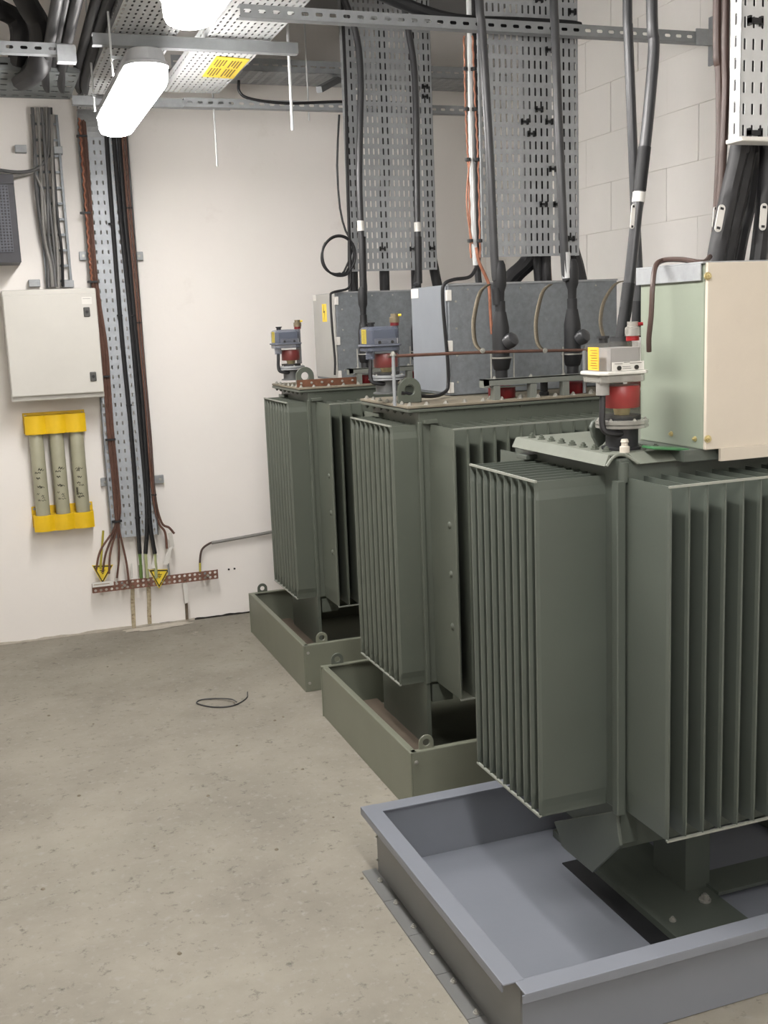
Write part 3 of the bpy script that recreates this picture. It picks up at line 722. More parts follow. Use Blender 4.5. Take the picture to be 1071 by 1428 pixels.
# ================================================================== OVERHEAD STEEL
def strut(label, p, q, wd=.041, slots=True, m=None, end=None, group='zinc support struts'):
    p = Vector(p); q = Vector(q); m = m or STRUT
    t = thing('support_strut', label, 'strut', ((p+q)/2), group)
    d = (q-p).normalized(); side = V(0,1,0) if abs(d.x) > .7 else V(1,0,0)
    L_ = (q-p).length; n = max(3, int(L_/.05))
    # camera-facing web with slots, closed top and bottom flanges
    fo = p - side*(wd/2) - V(0,0,wd/2)
    MB().perf(fo, d, (0,0,1), L_, wd, n, 1, .013 if slots else .001, .006 if slots else .001, .0025, skip=None if slots else (lambda i, j: True)).build('slotted_web', m, t)
    MB().bar(p - V(0,0,wd/2-.0015), q - V(0,0,wd/2-.0015), wd, .003).build('bottom_flange', m, t)
    MB().bar(p + V(0,0,wd/2-.0015), q + V(0,0,wd/2-.0015), wd, .003).build('top_flange', m, t)
    return t
ZS = 2.69
sB = strut('long slotted strut carrying the wide tray, fixed to block wall by plate', (.92, 3.82, ZS), (RW-.03, 3.82, ZS))
pl = MB()
pl.box(RW-.016, RW-.007, 3.77, 3.87, 2.60, 2.785).build('wall_plate', GALV, sB)
MB().box(RW-.13, RW-.016, 3.79, 3.796, ZS-.03, ZS+.03).build('plate_bracket', GALV, sB)
for z in (2.625, 2.76): inst('plate_bolt', B_ZINC, sB, (RW-.017, 3.82, z), TO_LEFT, (1.3,1.3,1.3))
sA = strut('slotted strut crossing the tray beside back wall', (PY(255,135,5.36).x, 5.36, ZS), (2.60, 5.36, ZS), m=STRUT)
s1 = strut('plain strut end above the lit lamp', (PZ(131,50,2.70).x, 4.34, 2.705), (1.27, 4.34, 2.705), slots=False)
s2 = strut('plain short strut behind the lit lamp ending at thin hanging rod', (.50, 5.50, 2.712), (1.255, 5.50, 2.712), slots=False, m=GALV)
sL = strut('slotted strut crossing above the grey cable drop', (-1.0, 4.52, 2.705), (.43, 4.52, 2.705))
MB().box(.37, .44, 4.49, 4.545, 2.66, 2.72).build('strut_clamp', GALV, sL)
# threaded rods
def rod(label, p, q, r=.005):
    tag(MB().cyl(p, q, r, 8).build('threaded_rod', GALVL), label, 'rod', 'threaded hanger rods')
rod('thin bright rod hanging below short strut against white wall', PY(303,232,5.5), V(PY(303,232,5.5).x, 5.5, CEIL-.001))
rod('bright rod hanging lowest, between yellow sign and wide tray', V(1.245, 4.37, 2.405), V(1.245, 4.37, CEIL-.001), .006)
rod('thin dark rod hanging beside the back wall tray', PY(431,168,5.5), V(PY(431,168,5.5).x, 5.5, CEIL-.001), .004)

# perforated trays
def tray(label, o, u, v, wd, ln, m, fl=.035, fdir=1, nx=None, ny=None, a=.0042, b_=.0155, name='perforated_tray', cat='cable tray'):
    """bed spanned by u (width) and v (length) from corner o; flanges folded along fdir*(u x v)"""
    o = Vector(o); u = Vector(u); v = Vector(v); n = u.cross(v)
    nx = nx or round(wd/.0255); ny = ny or round(ln/.05)
    t = thing(name, label, cat, o + u*(wd/2))
    MB().perf(o, u, v, wd, ln, nx, ny, a, b_).build('tray_bed', m, t)
    if fl:
        f = n*fdir
        MB().perf(o, f, v, fl, ln, 1, ny, .004, b_).build('side_flange', m, t)
        MB().perf(o+u*wd, f, v, fl, ln, 1, ny, .004, b_).build('side_flange', m, t)
    return t
def tie(parent, p, wd=.03, ht=.008, d=.012, m=None, name='cable_tie'):
    p = Vector(p)
    b = MB().box(p.x-wd/2, p.x+wd/2, p.y-d, p.y, p.z-ht/2, p.z+ht/2).box(p.x-wd/2, p.x-wd/2+.006, p.y-d, p.y, p.z-.011, p.z+.011).box(p.x+wd/2-.006, p.x+wd/2, p.y-d, p.y, p.z-.011, p.z+.011)
    return b.build(name, m or RUBBER, parent)
YA, YBt, YC = 5.26, 3.90, 2.30
xa0, xa1 = PY(483,200,YA).x, PY(604,200,YA).x
tA = tray('wide vertical perforated tray nearest the back wall', (xa0, YA, 1.887), (1,0,0), (0,0,1), xa1-xa0, CEIL-1.89, GALV, fdir=-1)
for x, y in ((592,121),(592,135),(533,347),(575,347),(602,346)): tie(tA, PY(x, y, YA-.001))
xb0, xb1 = PY(670,200,YBt).x, PY(806,200,YBt).x
tB = tray('wide vertical perforated tray with scattered black ties in front of block wall', (xb0, YBt, 1.868), (1,0,0), (0,0,1), xb1-xb0, CEIL-1.87, GALV, fdir=-1)
for x, y in ((751,153),(731,170),(765,170),(740,187),(770,236),(757,285),(776,285),(795,333),(765,70),(797,17),(751,0)): tie(tB, PY(x, y, YBt-.001))
xc0 = PY(1019,100,YC).x
tC = tray('bright perforated tray with white edge cap above nearest cable box', (xc0, YC, 2.045), (1,0,0), (0,0,1), .41, CEIL-2.05, GALVL, fl=.038, fdir=1, b_=.0135, a=.0036)
for x, y in ((1051,30),(1050,186)): tie(tC, PY(x, y, YC-.001), .04, .012)
MB().box(xc0-.008, xc0+.42, YC-.055, YC+.006, 2.036, 2.047).build('edge_cap', WHITE, tC, bevel=.003)
# tray along the ceiling with the yellow sign, and the one the wall ladder bends into
XS0, XS1, ZT = .912, 1.168, 2.735
tS = tray('overhead perforated tray with yellow sign on its underside', (XS0, 3.2, ZT), (1,0,0), (0,1,0), XS1-XS0, 2.15, GALVL, fl=.05, fdir=1)
cor = [PZ(302,79,ZT-.004), PZ(348,83,ZT-.004), PZ(325,110,ZT-.004), PZ(282,107,ZT-.004)]
sg = MB().poly([c for c in cor], (0,0,.0025)).build('warning_sign', YSIGN); tag(sg, 'yellow printed warning sign on underside of overhead tray', 'sign')
pr_ = MB()
e0, e1 = cor[1]-cor[0], cor[3]-cor[0]
for k in range(9):
    if k == 4: continue
    s0 = .10+.09*k
    for (a, c) in ((.12,.45),(.52,.9)) if k % 3 else ((.12,.38),(.52,.84)):
        p0 = cor[0]+e0*s0+e1*a - V(0,0,.0012); p1 = cor[0]+e0*s0+e1*c - V(0,0,.0012)
        pr_.bar(p0, p1, .006, .001)
pr_.build('sign_print', GREYPRINT, sg)
XW0, XW1 = .553, .800
LADM = mat('blue grey zinc sheet', (168, 173, 178), .5, .2, .1, 20)
tW = thing('cable_ladder', 'perforated wall tray with copper and black cables between cabinet and earthing bar', 'cable tray', (.676, 5.94, .53))
YW = 5.935
MB().perf((XW0, YW, .53), (1,0,0), (0,0,1), XW1-XW0, 2.62-.53, 8, 42, .0042, .0105).build('tray_bed', LADM, tW)
for x in (XW0, XW1):
    MB().perf((x, YW, .53), (0,-1,0), (0,0,1), .04, 2.62-.53, 1, 42, .004, .0125).build('side_flange', GALV, tW)
# bend and overhead run
bd = MB(); R0 = .115; n = 7
for i in range(n+1):
    a = PI/2*i/n; y = YW-R0+R0*math.cos(a); z = 2.62+R0*math.sin(a)
    bd.v += [V(XW0,y,z), V(XW1,y,z)]
bd.f = [(2*i,2*i+1,2*i+3,2*i+2) for i in range(n)]; bd.build('bend_sheet', GALV, tW)
for x in (XW0, XW1):
    bd = MB()
    for i in range(n+1):
        a = PI/2*i/n
        bd.v += [V(x, YW-R0+R0*math.cos(a), 2.62+R0*math.sin(a)), V(x, YW-R0+(R0-.04)*math.cos(a), 2.62+(R0-.04)*math.sin(a))]
    bd.f = [(2*i,2*i+1,2*i+3,2*i+2) for i in range(n)]; bd.build('bend_flange', GALV, tW)
MB().perf((XW0, 2.6, ZT), (1,0,0), (0,1,0), XW1-XW0, 3.22, 10, 64, .0042, .0145).build('tray_bed', GALVL, tW)
for x in (XW0, XW1):
    MB().perf((x, 2.6, ZT), (0,0,1), (0,1,0), .05, 3.22, 1, 64, .004, .0125).build('side_flange', GALV, tW)
for x, y in ((116,357),(194,357),(146,672),(223,668)):
    p = PY(x, y, 5.985); s = -1 if x < 150 else 1; xe = XW0 if s < 0 else XW1
    bk = MB().box(min(p.x-.02*1, xe), max(p.x+.02, xe), 5.975, 5.997, p.z-.022, p.z+.022).build('wall_bracket', GALV, tW, bevel=.002)
    inst('bracket_screw', B_SM, tW, (p.x, 5.974, p.z), TO_CAM)
# tray along the back wall high up and its cantilever arm
tH = tray('overhead tray running along the back wall behind the hanging rods', (1.0, 5.62, 2.905), (0,1,0), (1,0,0), .3, 1.86, GALV, fl=.06, fdir=-1)
MB().bar(PY(445,125,5.45), PY(476,108,5.75), .03, .03).build('cantilever_arm', STRUT, tH)
GALVX = mat('shade darkened galvanised steel', (104, 108, 108), .55, .2, .1, 20)  # steel toned down, the shade at upper left put into its colour
# tray at the left and its cables
tL = tray('overhead slotted tray at the left above grey cables', (-1.0, 5.02, 2.735), (0,1,0), (1,0,0), .56, 1.50, GALVX, fl=.05, fdir=-1, nx=5, ny=27, a=.011, b_=.0165)

# dark cables lying in the overhead trays
def cable(label, pts, r, m, group=None, name='power_cable', n=9, ties=(), cat='cable', sub=6):
    o = tag(MB().tube(pts, r, n, sub).build(name, m, smooth=True), label, cat, group)
    for p in ties: 
        p = Vector(p); MB().cyl(p-V(0,0,.004), p+V(0,0,.004), r*1.35, 10).build('cable_tie', RUBBER, o)
    return o
for k in range(5):
    x = (.358,.391,.424,.496,.529)[k]; z = 2.745 + .02*(k % 2)
    cable(('leftmost','second','third','fourth','rightmost')[k]+' thick black cable from left in dark overhead bundle beside lamp', [(x,2.4,z+.12),(x,3.4,z+.06),(x,4.4,z+.03),(x+.01,5.2,z),(x+.06,5.62,z+.02)], .021, BLACK, 'black cables overhead left of the lamp')
for k in range(6):
    x = .60+.03*k
    cable(('leftmost','second','third','fourth','fifth','rightmost')[k]+' black cable from left lying on overhead run of wall tray', [(x,2.6,ZT+.024),(x,4.0,ZT+.024),(x,5.4,ZT+.026)], .014, BLACK, 'black cables on the lamp tray')
for k in range(5):
    x = .955+.04*k
    cable(('leftmost','second','third','fourth','rightmost')[k]+' black cable from left in tray that carries yellow sign', [(x,3.2,ZT+.03),(x,4.2,ZT+.03),(x,5.3,ZT+.03)], .018, BLACK, 'black cables on the signed tray')
cable('fat black cable curving down at top left corner', [PY(5,-60,4.7), PY(38,5,4.75), PY(52,30,4.8), PY(56,60,4.85), PY(52,95,4.9), PY(30,112,5.2)], .045, BLACK)
cable('second fat black cable curving at top left beside strut', [PY(-50,-20,4.9), PY(-5,10,4.95), PY(20,25,5.0), PY(28,50,5.0), PY(24,90,5.05)], .04, BLACK)
for k in range(5):
    cable(('nearest','second','third','fourth','farthest')[k]+' black cable counted from camera along left overhead tray', [(-1,5.1+.1*k,2.79),(-.3,5.1+.1*k,2.775),(.42,5.1+.1*k,2.775)], .03, BLACK, 'black cables on the left tray')
cable('black sleeved cable lying along top of the slotted strut', [PY(490,-25,3.84), PY(545,-2,3.84), PY(610,22,3.84), PY(660,30,3.84), PY(720,32,3.84), PY(790,36,3.84), PY(808,39,3.84)], .022, RUBBER)
cable('thin black lead along underside of slotted strut', [PY(333,112,5.34), PY(334,128,5.34), PY(350,138,5.34), PY(400,144,5.335), PY(470,142,5.335), PY(540,143,5.335), PY(600,148,5.335)], .007, BLACK)

# ================================================================== HIGH VOLTAGE CABLES
GH = 'single core cables on the transformer lids'
def pyl(Y, L_): return [PY(x, y, Y) for x, y in L_]
hv_cable('left black cable dropping before wide tray to left plug of middle transformer', (hx[0], YB2, 1.40), pyl(YB2, [(692,390),(688,330),(684,240),(679,150),(672,40),(668,-10)]) + [V(PY(668,-10,YB2).x, YB2, 3.29)], .0155, BLACKS, GH, s=.98,
         marks=[(PY(694,425,YB2), PY(692,402,YB2), RUBBER)])
hv_cable('right black cable dropping before wide tray to right plug of middle transformer', (hx[1], YB2, 1.40), pyl(YB2, [(790,390),(786,330),(782,240),(778,150),(774,40),(772,-10)]) + [V(PY(772,-10,YB2).x, YB2, 3.29)], .0155, BLACKS, GH, s=.98,
         marks=[(PY(790,388,YB2), PY(788.5,352,YB2), GALVL)])
hv_cable('left black cable with white band dropping to farthest transformer', (hx3[0], YB3, 1.40), pyl(YB3, [(508,405),(505,360),(503,315),(501,250),(502,180),(503,110),(499,60),(488,20),(470,-25)]), .0155, BLACKS, GH, s=.9,
         marks=[(PY(503.5,322,YB3), PY(503,308,YB3), WHITE), (PY(507,420,YB3), PY(505,330,YB3), BLACK)])
hv_cable('right black cable with white band dropping to farthest transformer', (hx3[1], YB3, 1.40), pyl(YB3, [(584,390),(583,340),(582,310),(581,230),(580,150),(577,90),(570,45),(560,-10)]), .0155, BLACKS, GH, s=.9,
         marks=[(PY(582.5,323,YB3), PY(582,310,YB3), WHITE), (PY(584,395,YB3), PY(583,330,YB3), BLACK)])
YN = 2.62
e1_ = [(866,478),(869,455),(873,420),(878,390),(884,335),(888,296)]
hv_cable('near black cable with white band and oval tag behind clear relay', PY(866,500,YN), pyl(YN, e1_ + [(891,275),(895,240),(900,200),(907,130),(912,60),(909,-10)]) + [V(PY(909,-10,YN).x, YN, 3.29)], .0155, BLACKS, GH, plug=False,
         marks=[(PY(866,475,YN), PY(871,440,YN), RUBBER), (PY(871,442,YN), PY(877,395,YN), RUBBER), (PY(890,282,YN), PY(891.5,268,YN), WHITE), (PY(892,266,YN), PY(899,205,YN), RUBBER)])
o = MB().lathe(PY(865,520,YN), [(.038,0),(.038,.05),(.034,.055),(.030,.10)], 14).build('cable_boot', RUBBER, smooth=True); tag(o, 'black rubber cable boot hidden behind the clear relay', 'cable boot')
hv_cable('second near black cable rising straight beside the white banded one', PY(886,500,YN+.12), pyl(YN+.12, [(887,470),(889,430),(890,380),(886,300),(883,220),(879,120),(876,40),(875,-10)]) + [V(PY(875,-10,YN+.12).x, YN+.12, 3.29)], .0135, BLACKS, GH, plug=False,
         marks=[(PY(887,470,YN+.12), PY(889,420,YN+.12), RUBBER)])
def oval_tag(label, p, q, wd, m=WHITE):
    p = Vector(p); q = Vector(q); d = (q-p).normalized(); s = d.cross(V(0,1,0)).normalized(); pts = []
    for c, sg in ((p, -1), (q, 1)):
        for i in range(7):
            a = PI*i/6; pts.append(c + s*(wd/2*math.cos(a)*(1 if sg > 0 else -1)) + d*(sg*wd/2*math.sin(a)))
    o = MB().poly(pts, (0,-.0025,0)).build('cable_tag', m); tag(o, label, 'tag', 'white oval cable tags')
    for c in (p, q): MB().bar(c-s*wd*.25-V(0,.003,0), c+s*wd*.25-V(0,.003,0), .006, .001, up=(0,1,0)).build('tag_slot', RUBBER, o)
    return o
oval_tag('white oval tag on near cable beside clear relay', PY(881,316,YN-.02), PY(883,288,YN-.02), .012)

# low voltage cables under the wide trays
GL = 'black low voltage cables entering the cable boxes'
def lv(label, Y, L_, r, m=BLACK, up=CEIL-.01, group=GL):
    P = pyl(Y, L_); P.append(V(P[-1].x, Y, up)); return cable(label, P, r, m, group)
YL3 = YA+.045
for x, lab in ((492,'leftmost thick black cable below the far tray'),(536,'second thick black cable below the far tray'),(580,'third thick black cable below the far tray')):
    lv(lab, YL3, [(x+1,412),(x,375),(x,300),(x,200)], .026)
lv('rightmost slanting black cable below the far tray', YL3, [(613,412),(606,378),(600,340),(598,250)], .026)
YL2 = YBt+.05
lv('leftmost slanting black cable below the wide front tray', YL2, [(703,398),(712,385),(732,366),(738,345),(740,280)], .026)
lv('second slanting black cable below the wide front tray', YL2+.055, [(712,398),(724,382),(745,362),(754,340),(756,280)], .026)
lv('third straight black cable below the wide front tray', YL2+.02, [(753,400),(751,370),(750,330),(750,260)], .022)
lv('fourth black cable beside copper wire below wide front tray', YL2, [(762,400),(761,370),(761,330),(761,260)], .021)
lv('rightmost slanting black cable below the wide front tray', YL2, [(812,398),(806,370),(798,340),(790,280)], .024)
lv('black cable right of the steel conduit below strut', YL2+.03, [(803,398),(800,380),(786,350),(780,280)], .02)
cable('copper wire below the wide front tray between black cables', pyl(YL2, [(768,400),(766,370),(766,340)]), .007, COPPER)
lv('dark cable rising just left of wide front tray', YL2-.02, [(668,398),(666,372),(666,300),(664,200),(662,100)], .013)
YLC = 2.345
for k, (xb, xt_) in enumerate(((997,1031),(1010,1043),(1024,1050))):
    o = lv(('left','middle','right')[k]+' black cable of the trio under bright near tray', YLC+.03*k, [(xb,368),(xb+7,330),(xb+20,270),(xt_,205),(xt_+3,150)], .024)
lv('black cable at the right edge under bright near tray', YLC, [(1056,368),(1062,320),(1068,260),(1072,205),(1073,150)], .022)
lv('grey cable at the far right edge under bright near tray', YLC+.06, [(1068,368),(1070,320),(1074,260),(1078,205),(1079,150)], .012, GREYC)
oval_tag('white oval tag on the cable trio above nearest box', PY(1001,318,YLC-.03), PY(1006,291,YLC-.03), .020)
oval_tag('white oval tag on the right edge cable above nearest box', PY(1063,316,YLC-.03), PY(1065,289,YLC-.03), .020)
oval_tag('narrow white tag on brown cable left of cable trio', PY(995,315,YLC+.06), PY(997,291,YLC+.06), .010)
lv('left purple brown cable beside bright near tray', YLC+.07, [(996,355),(998,320),(1001,270),(1004,190),(1003,100),(1000,20)], .011, BROWNC, group=None)
lv('right purple brown cable beside bright near tray', YLC+.05, [(1000,350),(1003,300),(1008,220),(1012,120),(1012,20)], .010, BROWNC, group=None)
# copper earth pair on conduit
cable('grey steel conduit with copper wires left of wide tray', [V(PY(655,60,YBt-.02).x, YBt-.02, 3.29)]+pyl(YBt-.02, [(655,60),(657,200),(660,300),(663,370)]), .010, GALVL, name='conduit', cat='conduit')
def helix(pts, r, turns, ph, n=90):
    P = [Vector(p) for p in pts]; Q = []
    for i in range(n+1):
        t = i/n*(len(P)-1); k = min(int(t), len(P)-2); c = P[k].lerp(P[k+1], t-k); a = 2*PI*turns*i/n+ph
        Q.append(c + V(r*math.cos(a), r*math.sin(a), 0))
    return Q
for k, off in ((0,-5),(1,5)):
    P = pyl(YBt-.035, [(650+off*.6+k*6,50),(652+off*.6+k*8,150),(656+off*.6+k*8,230),(659+off*.5+k*8,360)])
    o = tag(MB().tube(helix(P, .0014, 16, k*PI), .0036, 6, smooth=False).build('earth_cable', COPPER, smooth=True), ('left','right')[k]+' bright twisted copper wire on the conduit by wide tray', 'cable')
    for y in (95,150,220,335): p = P[0].lerp(P[-1], (y-50)/310); MB().cyl(p-V(0,0,.006), p+V(0,0,.006), .012, 8).build('cable_tie', RUBBER, o)
cable('thin copper wire bowing left of the conduit', pyl(YBt-.04, [(655,225),(651,265),(652,300),(659,340)]), .003, COPPER)
cable('orange copper wire running down behind left plug of middle transformer', pyl(3.70, [(664,345),(668,365),(677,385),(682,400),(684,440),(686,466)]), .006, COPPER)
# black coil by the far tray and lead feeding it
coil = []
for i in range(64):
    a = 2*PI*i/26 + 1.2; rr = 24 + 2.0*math.sin(i*.5) + (i//26)*1.2
    coil.append(PY(471+(i//26)*1.5 + rr*math.cos(a), 356 + rr*1.02*math.sin(a), YA-.05-.004*(i//26)))
coil = pyl(YA-.02, [(473,160),(470,230),(474,290),(482,322)]) + [PY(492,345,YA-.04)] + coil
cable('black control cable hanging in a coil beside the far tray', coil, .0052, BLACK, name='cable_coil', sub=2)
cable('black lead tied down the left edge of far tray', [V(PY(482,120,YA-.05).x, YA-.05, 3.29)]+pyl(YA-.05, [(482,120),(484,220),(486,300),(488,360),(489,405)]), .008, BLACK)

# ================================================================== BACK WALL THINGS
def cabinet():
    t = thing('control_cabinet', 'light grey wall cabinet with two dark quarter turn locks', 'cabinet', (.338, 5.9, 1.305))
    x0, x1, z0, z1, yf = .109, .568, 1.305, 1.862, 5.80
    MB().box(x0, x1, yf+.02, BW-.002, z0, z1).build('cabinet_body', CREAM, t, bevel=.006)
    MB().box(x0+.002, x1-.002, yf, yf+.018, z0+.025, z1-.025).build('cabinet_door', CREAM, t, bevel=.006)
    for p in (PY(121,435,yf), PY(130,525,yf)):
        l = MB().box(p.x-.016, p.x+.016, yf-.008, yf, p.z-.024, p.z+.024).build('lock', DGREY, t, bevel=.008); 
        MB().cyl((p.x, yf-.008, p.z), (p.x, yf-.011, p.z), .008, 12).build('lock_core', RUBBER, l)
    p = PY(121,419,yf); q = MB().box(p.x-.025, p.x+.025, yf-.0012, yf, p.z-.018, p.z+.018).build('door_label', WHITE, t)
    MB().box(p.x-.02, p.x+.018, yf-.0018, yf-.001, p.z+.008, p.z+.010).build('label_print', GREYC, t)
cabinet()
# black ventilated box at the left edge
def vent_box():
    t = thing('ventilated_box', 'dark grey perforated metal box cut by the left picture edge', 'box', (.0, 5.85, 1.99))
    x0, x1, z0, z1, yf = -.24, .216, 1.992, 2.41, 5.74
    MB().box(x0, x1, yf+.004, BW-.002, z0, z1).build('box_body', DARK, t, bevel=.004)
    MB().perf((x0+.03, yf, z0+.05), (1,0,0), (0,0,1), x1-x0-.06, z1-z0-.1, 26, 22, .005, .005).build('front_grille', STEELT, t)
    MB().box(x0, x1, yf-.004, yf+.004, z0, z0+.045).build('lower_rail', DARK, t); MB().box(x0, x1, yf-.004, yf+.004, z1-.045, z1).build('upper_rail', DARK, t)
vent_box()
# fuse rack
def holder(label, z0, z1, top):
    t = thing('fuse_holder', label, 'holder', (.315, 5.95, z0), 'yellow fuse holders')
    x0, x1 = .160, .468; cs = [x0+.052+.1025*i for i in range(3)]
    MB().box(x0-.004, x1+.004, BW-.008, BW-.001, z0+(.012 if not top else 0), z1+(.02 if not top else .012)).build('back_plate', YELLOW, t, bevel=.002)
    for c in cs:
        n = 18; po = []; pi_ = []
        for i in range(n):
            a = 2*PI*i/n; po.append(V(c+.0515*max(-1,min(1,1.3*math.cos(a))), BW-.058+.050*math.sin(a), z0)); pi_.append(V(c+.041*math.cos(a), BW-.058+.041*math.sin(a), z0))
        MB().ring(po, pi_, (0,0,z1-z0-(.02 if not top else 0))).build('cup', YELLOW, t, smooth=True)
        if not top: MB().cyl((c, BW-.058, z0), (c, BW-.058, z0+.006), .045, 16).build('cup_floor', YELLOW, t)
    for x in (x0+.01, x1-.01): inst('holder_screw', B_SM, t, (x, BW-.009, (z1+.008) if not top else z1-.004), TO_CAM)
    return cs
holder('upper yellow three-cup fuse holder under the cabinet', 1.125, 1.222, True)
cs = holder('lower yellow three-cup fuse holder above the skirting', .610, .715, False)
for i, c in enumerate(cs):
    f = tag(MB().lathe((c, BW-.058, .617), [(.036,0),(.0365,.01),(.0365,.58),(.034,.585)], 20).build('spare_fuse', FUSET, smooth=True), ('left','middle','right')[i]+' olive grey fuse tube standing in yellow holder', 'fuse', 'spare fuses')
    b = MB(); rng = random.Random(5 if i < 2 else 9)
    def mark(z, a0, a1, th=.004):
        n = 5; vs = []
        for k in range(n+1):
            a = a0+(a1-a0)*k/n
            for dz in (0, th): vs.append(V(c+.0369*math.sin(a), BW-.058-.0369*math.cos(a), z+dz+.004*math.sin(k*2+z*99)))
        b.add(vs, [(2*k,2*k+2,2*k+3,2*k+1) for k in range(n)])
    for zz in ((.93,.015),(.865,.03),(.80,.028)):
        for k in range(5):
            a = rng.uniform(-.7,.1); mark(zz[0]+rng.uniform(-zz[1],zz[1]), a, a+rng.uniform(.2,.7), rng.uniform(.003,.007))
    if i == 2:
        for k in range(8): mark(.79+k*.005, -.85, -.5, .005)
    b.build('tube_marking', SCRIB, f)

# earthing bar
eb = thing('earthing_bar', 'copper earthing bar with two rows of holes along the wall foot', 'earthing bar', (.772, 5.95, .24))
EX0, EX1, EZ0, EZ1, EY = .430, 1.117, .240, .291, 5.935
MB().perf((EX0, EY, EZ0), (1,0,0), (0,0,1), EX1-EX0, EZ1-EZ0, 24, 2, .0075, .0075, .006).build('bar', COPBAR, eb)
for x in (EX0, EX1): MB().box(x-.003, x+.003, EY-.001, EY+.0075, EZ0, EZ1).build('bar_edge', COPBAR, eb)
for x in (.60, .80, 1.06):
    MB().cyl((x, EY+.006, .265), (x, BW-.002, .265), .014, 10).build('standoff', GALV, eb); inst('bar_bolt', B_ZINC, eb, (x, EY-.002, .265), TO_CAM, (1.3,1.3,1.3))
def tri_sign(label, cx, cy, wd):
    A = PY(cx-wd/2, cy-wd*.42, EY-.012); B = PY(cx+wd/2, cy-wd*.45, EY-.012); C = PY(cx, cy+wd*.46, EY-.012)
    o = tag(MB().poly([A, B, C], (0,.002,0)).build('warning_triangle', YSIGN), label, 'sign', 'yellow earthing warning triangles')
    g = (A+B+C)/3; ou = [g+(p-g)*.9 - V(0,.0008,0) for p in (A,B,C)]; inn = [g+(p-g)*.72 - V(0,.0008,0) for p in (A,B,C)]
    MB().ring(ou, inn, (0,.0006,0)).build('sign_border', BLKPRINT, o)
    b = MB()
    for k, (w_, dz) in enumerate(((.030,.004),(.020,-.005),(.010,-.013))): b.box(g.x-w_/2, g.x+w_/2, g.y-.0012, g.y-.0006, g.z+dz, g.z+dz+.004)
    b.box(g.x-.002, g.x+.002, g.y-.0012, g.y-.0006, g.z+.004, g.z+.018)
    b.build('earth_symbol', BLKPRINT, o)
    return o
tri_sign('yellow warning triangle at left end of earthing bar above white strip', 143, 801, 30)
tri_sign('yellow warning triangle in the middle of earthing bar', 222, 807, 30)
o = MB().box(EX0-.002, PY(158,810,EY-.01).x, EY-.018, EY-.0155, EZ1-.016, EZ1+.010).build('label_strip', WHITE); tag(o, 'white printed strip under the left warning triangle', 'label')
MB().box(EX0+.006, EX0+.09, EY-.0186, EY-.0178, EZ1-.004, EZ1-.001).build('strip_print', GREYPRINT, o)

# cables on the wall tray
YQ = YW-.022
def wallcable(label, L_, r, m, tied=(), Y=None, group=None, name='earth_cable'):
    return cable(label, [PY(x, y, Y or YQ) for x, y in L_], r, m, group, name, 8, [PY(x, y, Y or YQ) for x, y in tied])
leftp = [(113,150),(117,200),(123,280),(128,350),(134,410),(145,480),(149,530),(154,600),(160,660),(164,710)]
ends = [(134,795),(143,798),(152,800),(163,806),(180,815)]
mid_ = [(140,768),(148,770),(154,770),(166,775),(176,783)]
for k in range(5):
    dx = -4+2*k
    P = [(x+dx*.9, y) for x, y in leftp] + [(163+dx*.7,735)] + [mid_[k], ends[k]]
    wallcable(('first','second','third','fourth','fifth')[k]+' reddish earth cable of the left bundle on wall tray', P, .0058, COPPERD if k % 2 else mat('worn copper strand', (106,76,64), .55, .1, .25, 60), Y=YQ-.006*(k % 2))
for (x, y) in ((114,172),(124,300),(134,396),(149,525),(156,613),(164,727)):
    pass
o = tag(MB().tube(helix([PY(x, y, YQ-.012) for x, y in ((109,150),(113,200),(119,280),(124,350),(128,392))], .003, 22, 0, 160), .0055, 6, smooth=False).build('earth_cable', COPPER, smooth=True), 'bright twisted copper earth wire at upper left of wall tray', 'cable')
for (x, y) in ((114,190),(119,297),(129,393),(146,525),(154,613),(163,727)):
    p = PY(x, y, YQ-.004); MB().box(p.x-.026, p.x+.026, p.y-.014, p.y+.012, p.z-.005, p.z+.005).build('cable_tie', RUBBER, o)
wallcable('single black cable down the middle of wall tray', [(146,150),(152,240),(158,320),(165,410),(172,490),(180,570),(187,650),(191,710),(195,772)], .0115, BLACK, [(155,312),(167,440),(180,565),(192,722)], name='power_cable')
wallcable('left cable of the paired black cables on wall tray', [(156,150),(161,220),(168,300),(176,380),(184,460),(191,540),(198,620),(204,690),(205,735),(203,772)], .0115, BLACK, name='power_cable')
wallcable('right cable of the paired black cables on wall tray', [(163,150),(168,220),(174,300),(182,380),(189,460),(197,540),(203,620),(207,690),(210,735),(216,772)], .0115, BLACK, [(185,440),(198,565),(207,722)], name='power_cable')
for k in range(2):
    P = [(169+k*4,150),(172+k*4,210),(178+k*4,290),(185+k*4,370),(192+k*4,450),(199+k*4,530),(206+k*4,610),(213+k*3,690),(221+k*4,728)] + ([(230,742),(233,765)] if k == 0 else [(236,736),(243,744)])
    wallcable(('left','right')[k]+' thin copper brown cable at right edge of wall tray', P, .0065, mat('worn copper strand', (136,84,66)) if k == 0 else COPPERD, [P[2], P[4], P[7]])
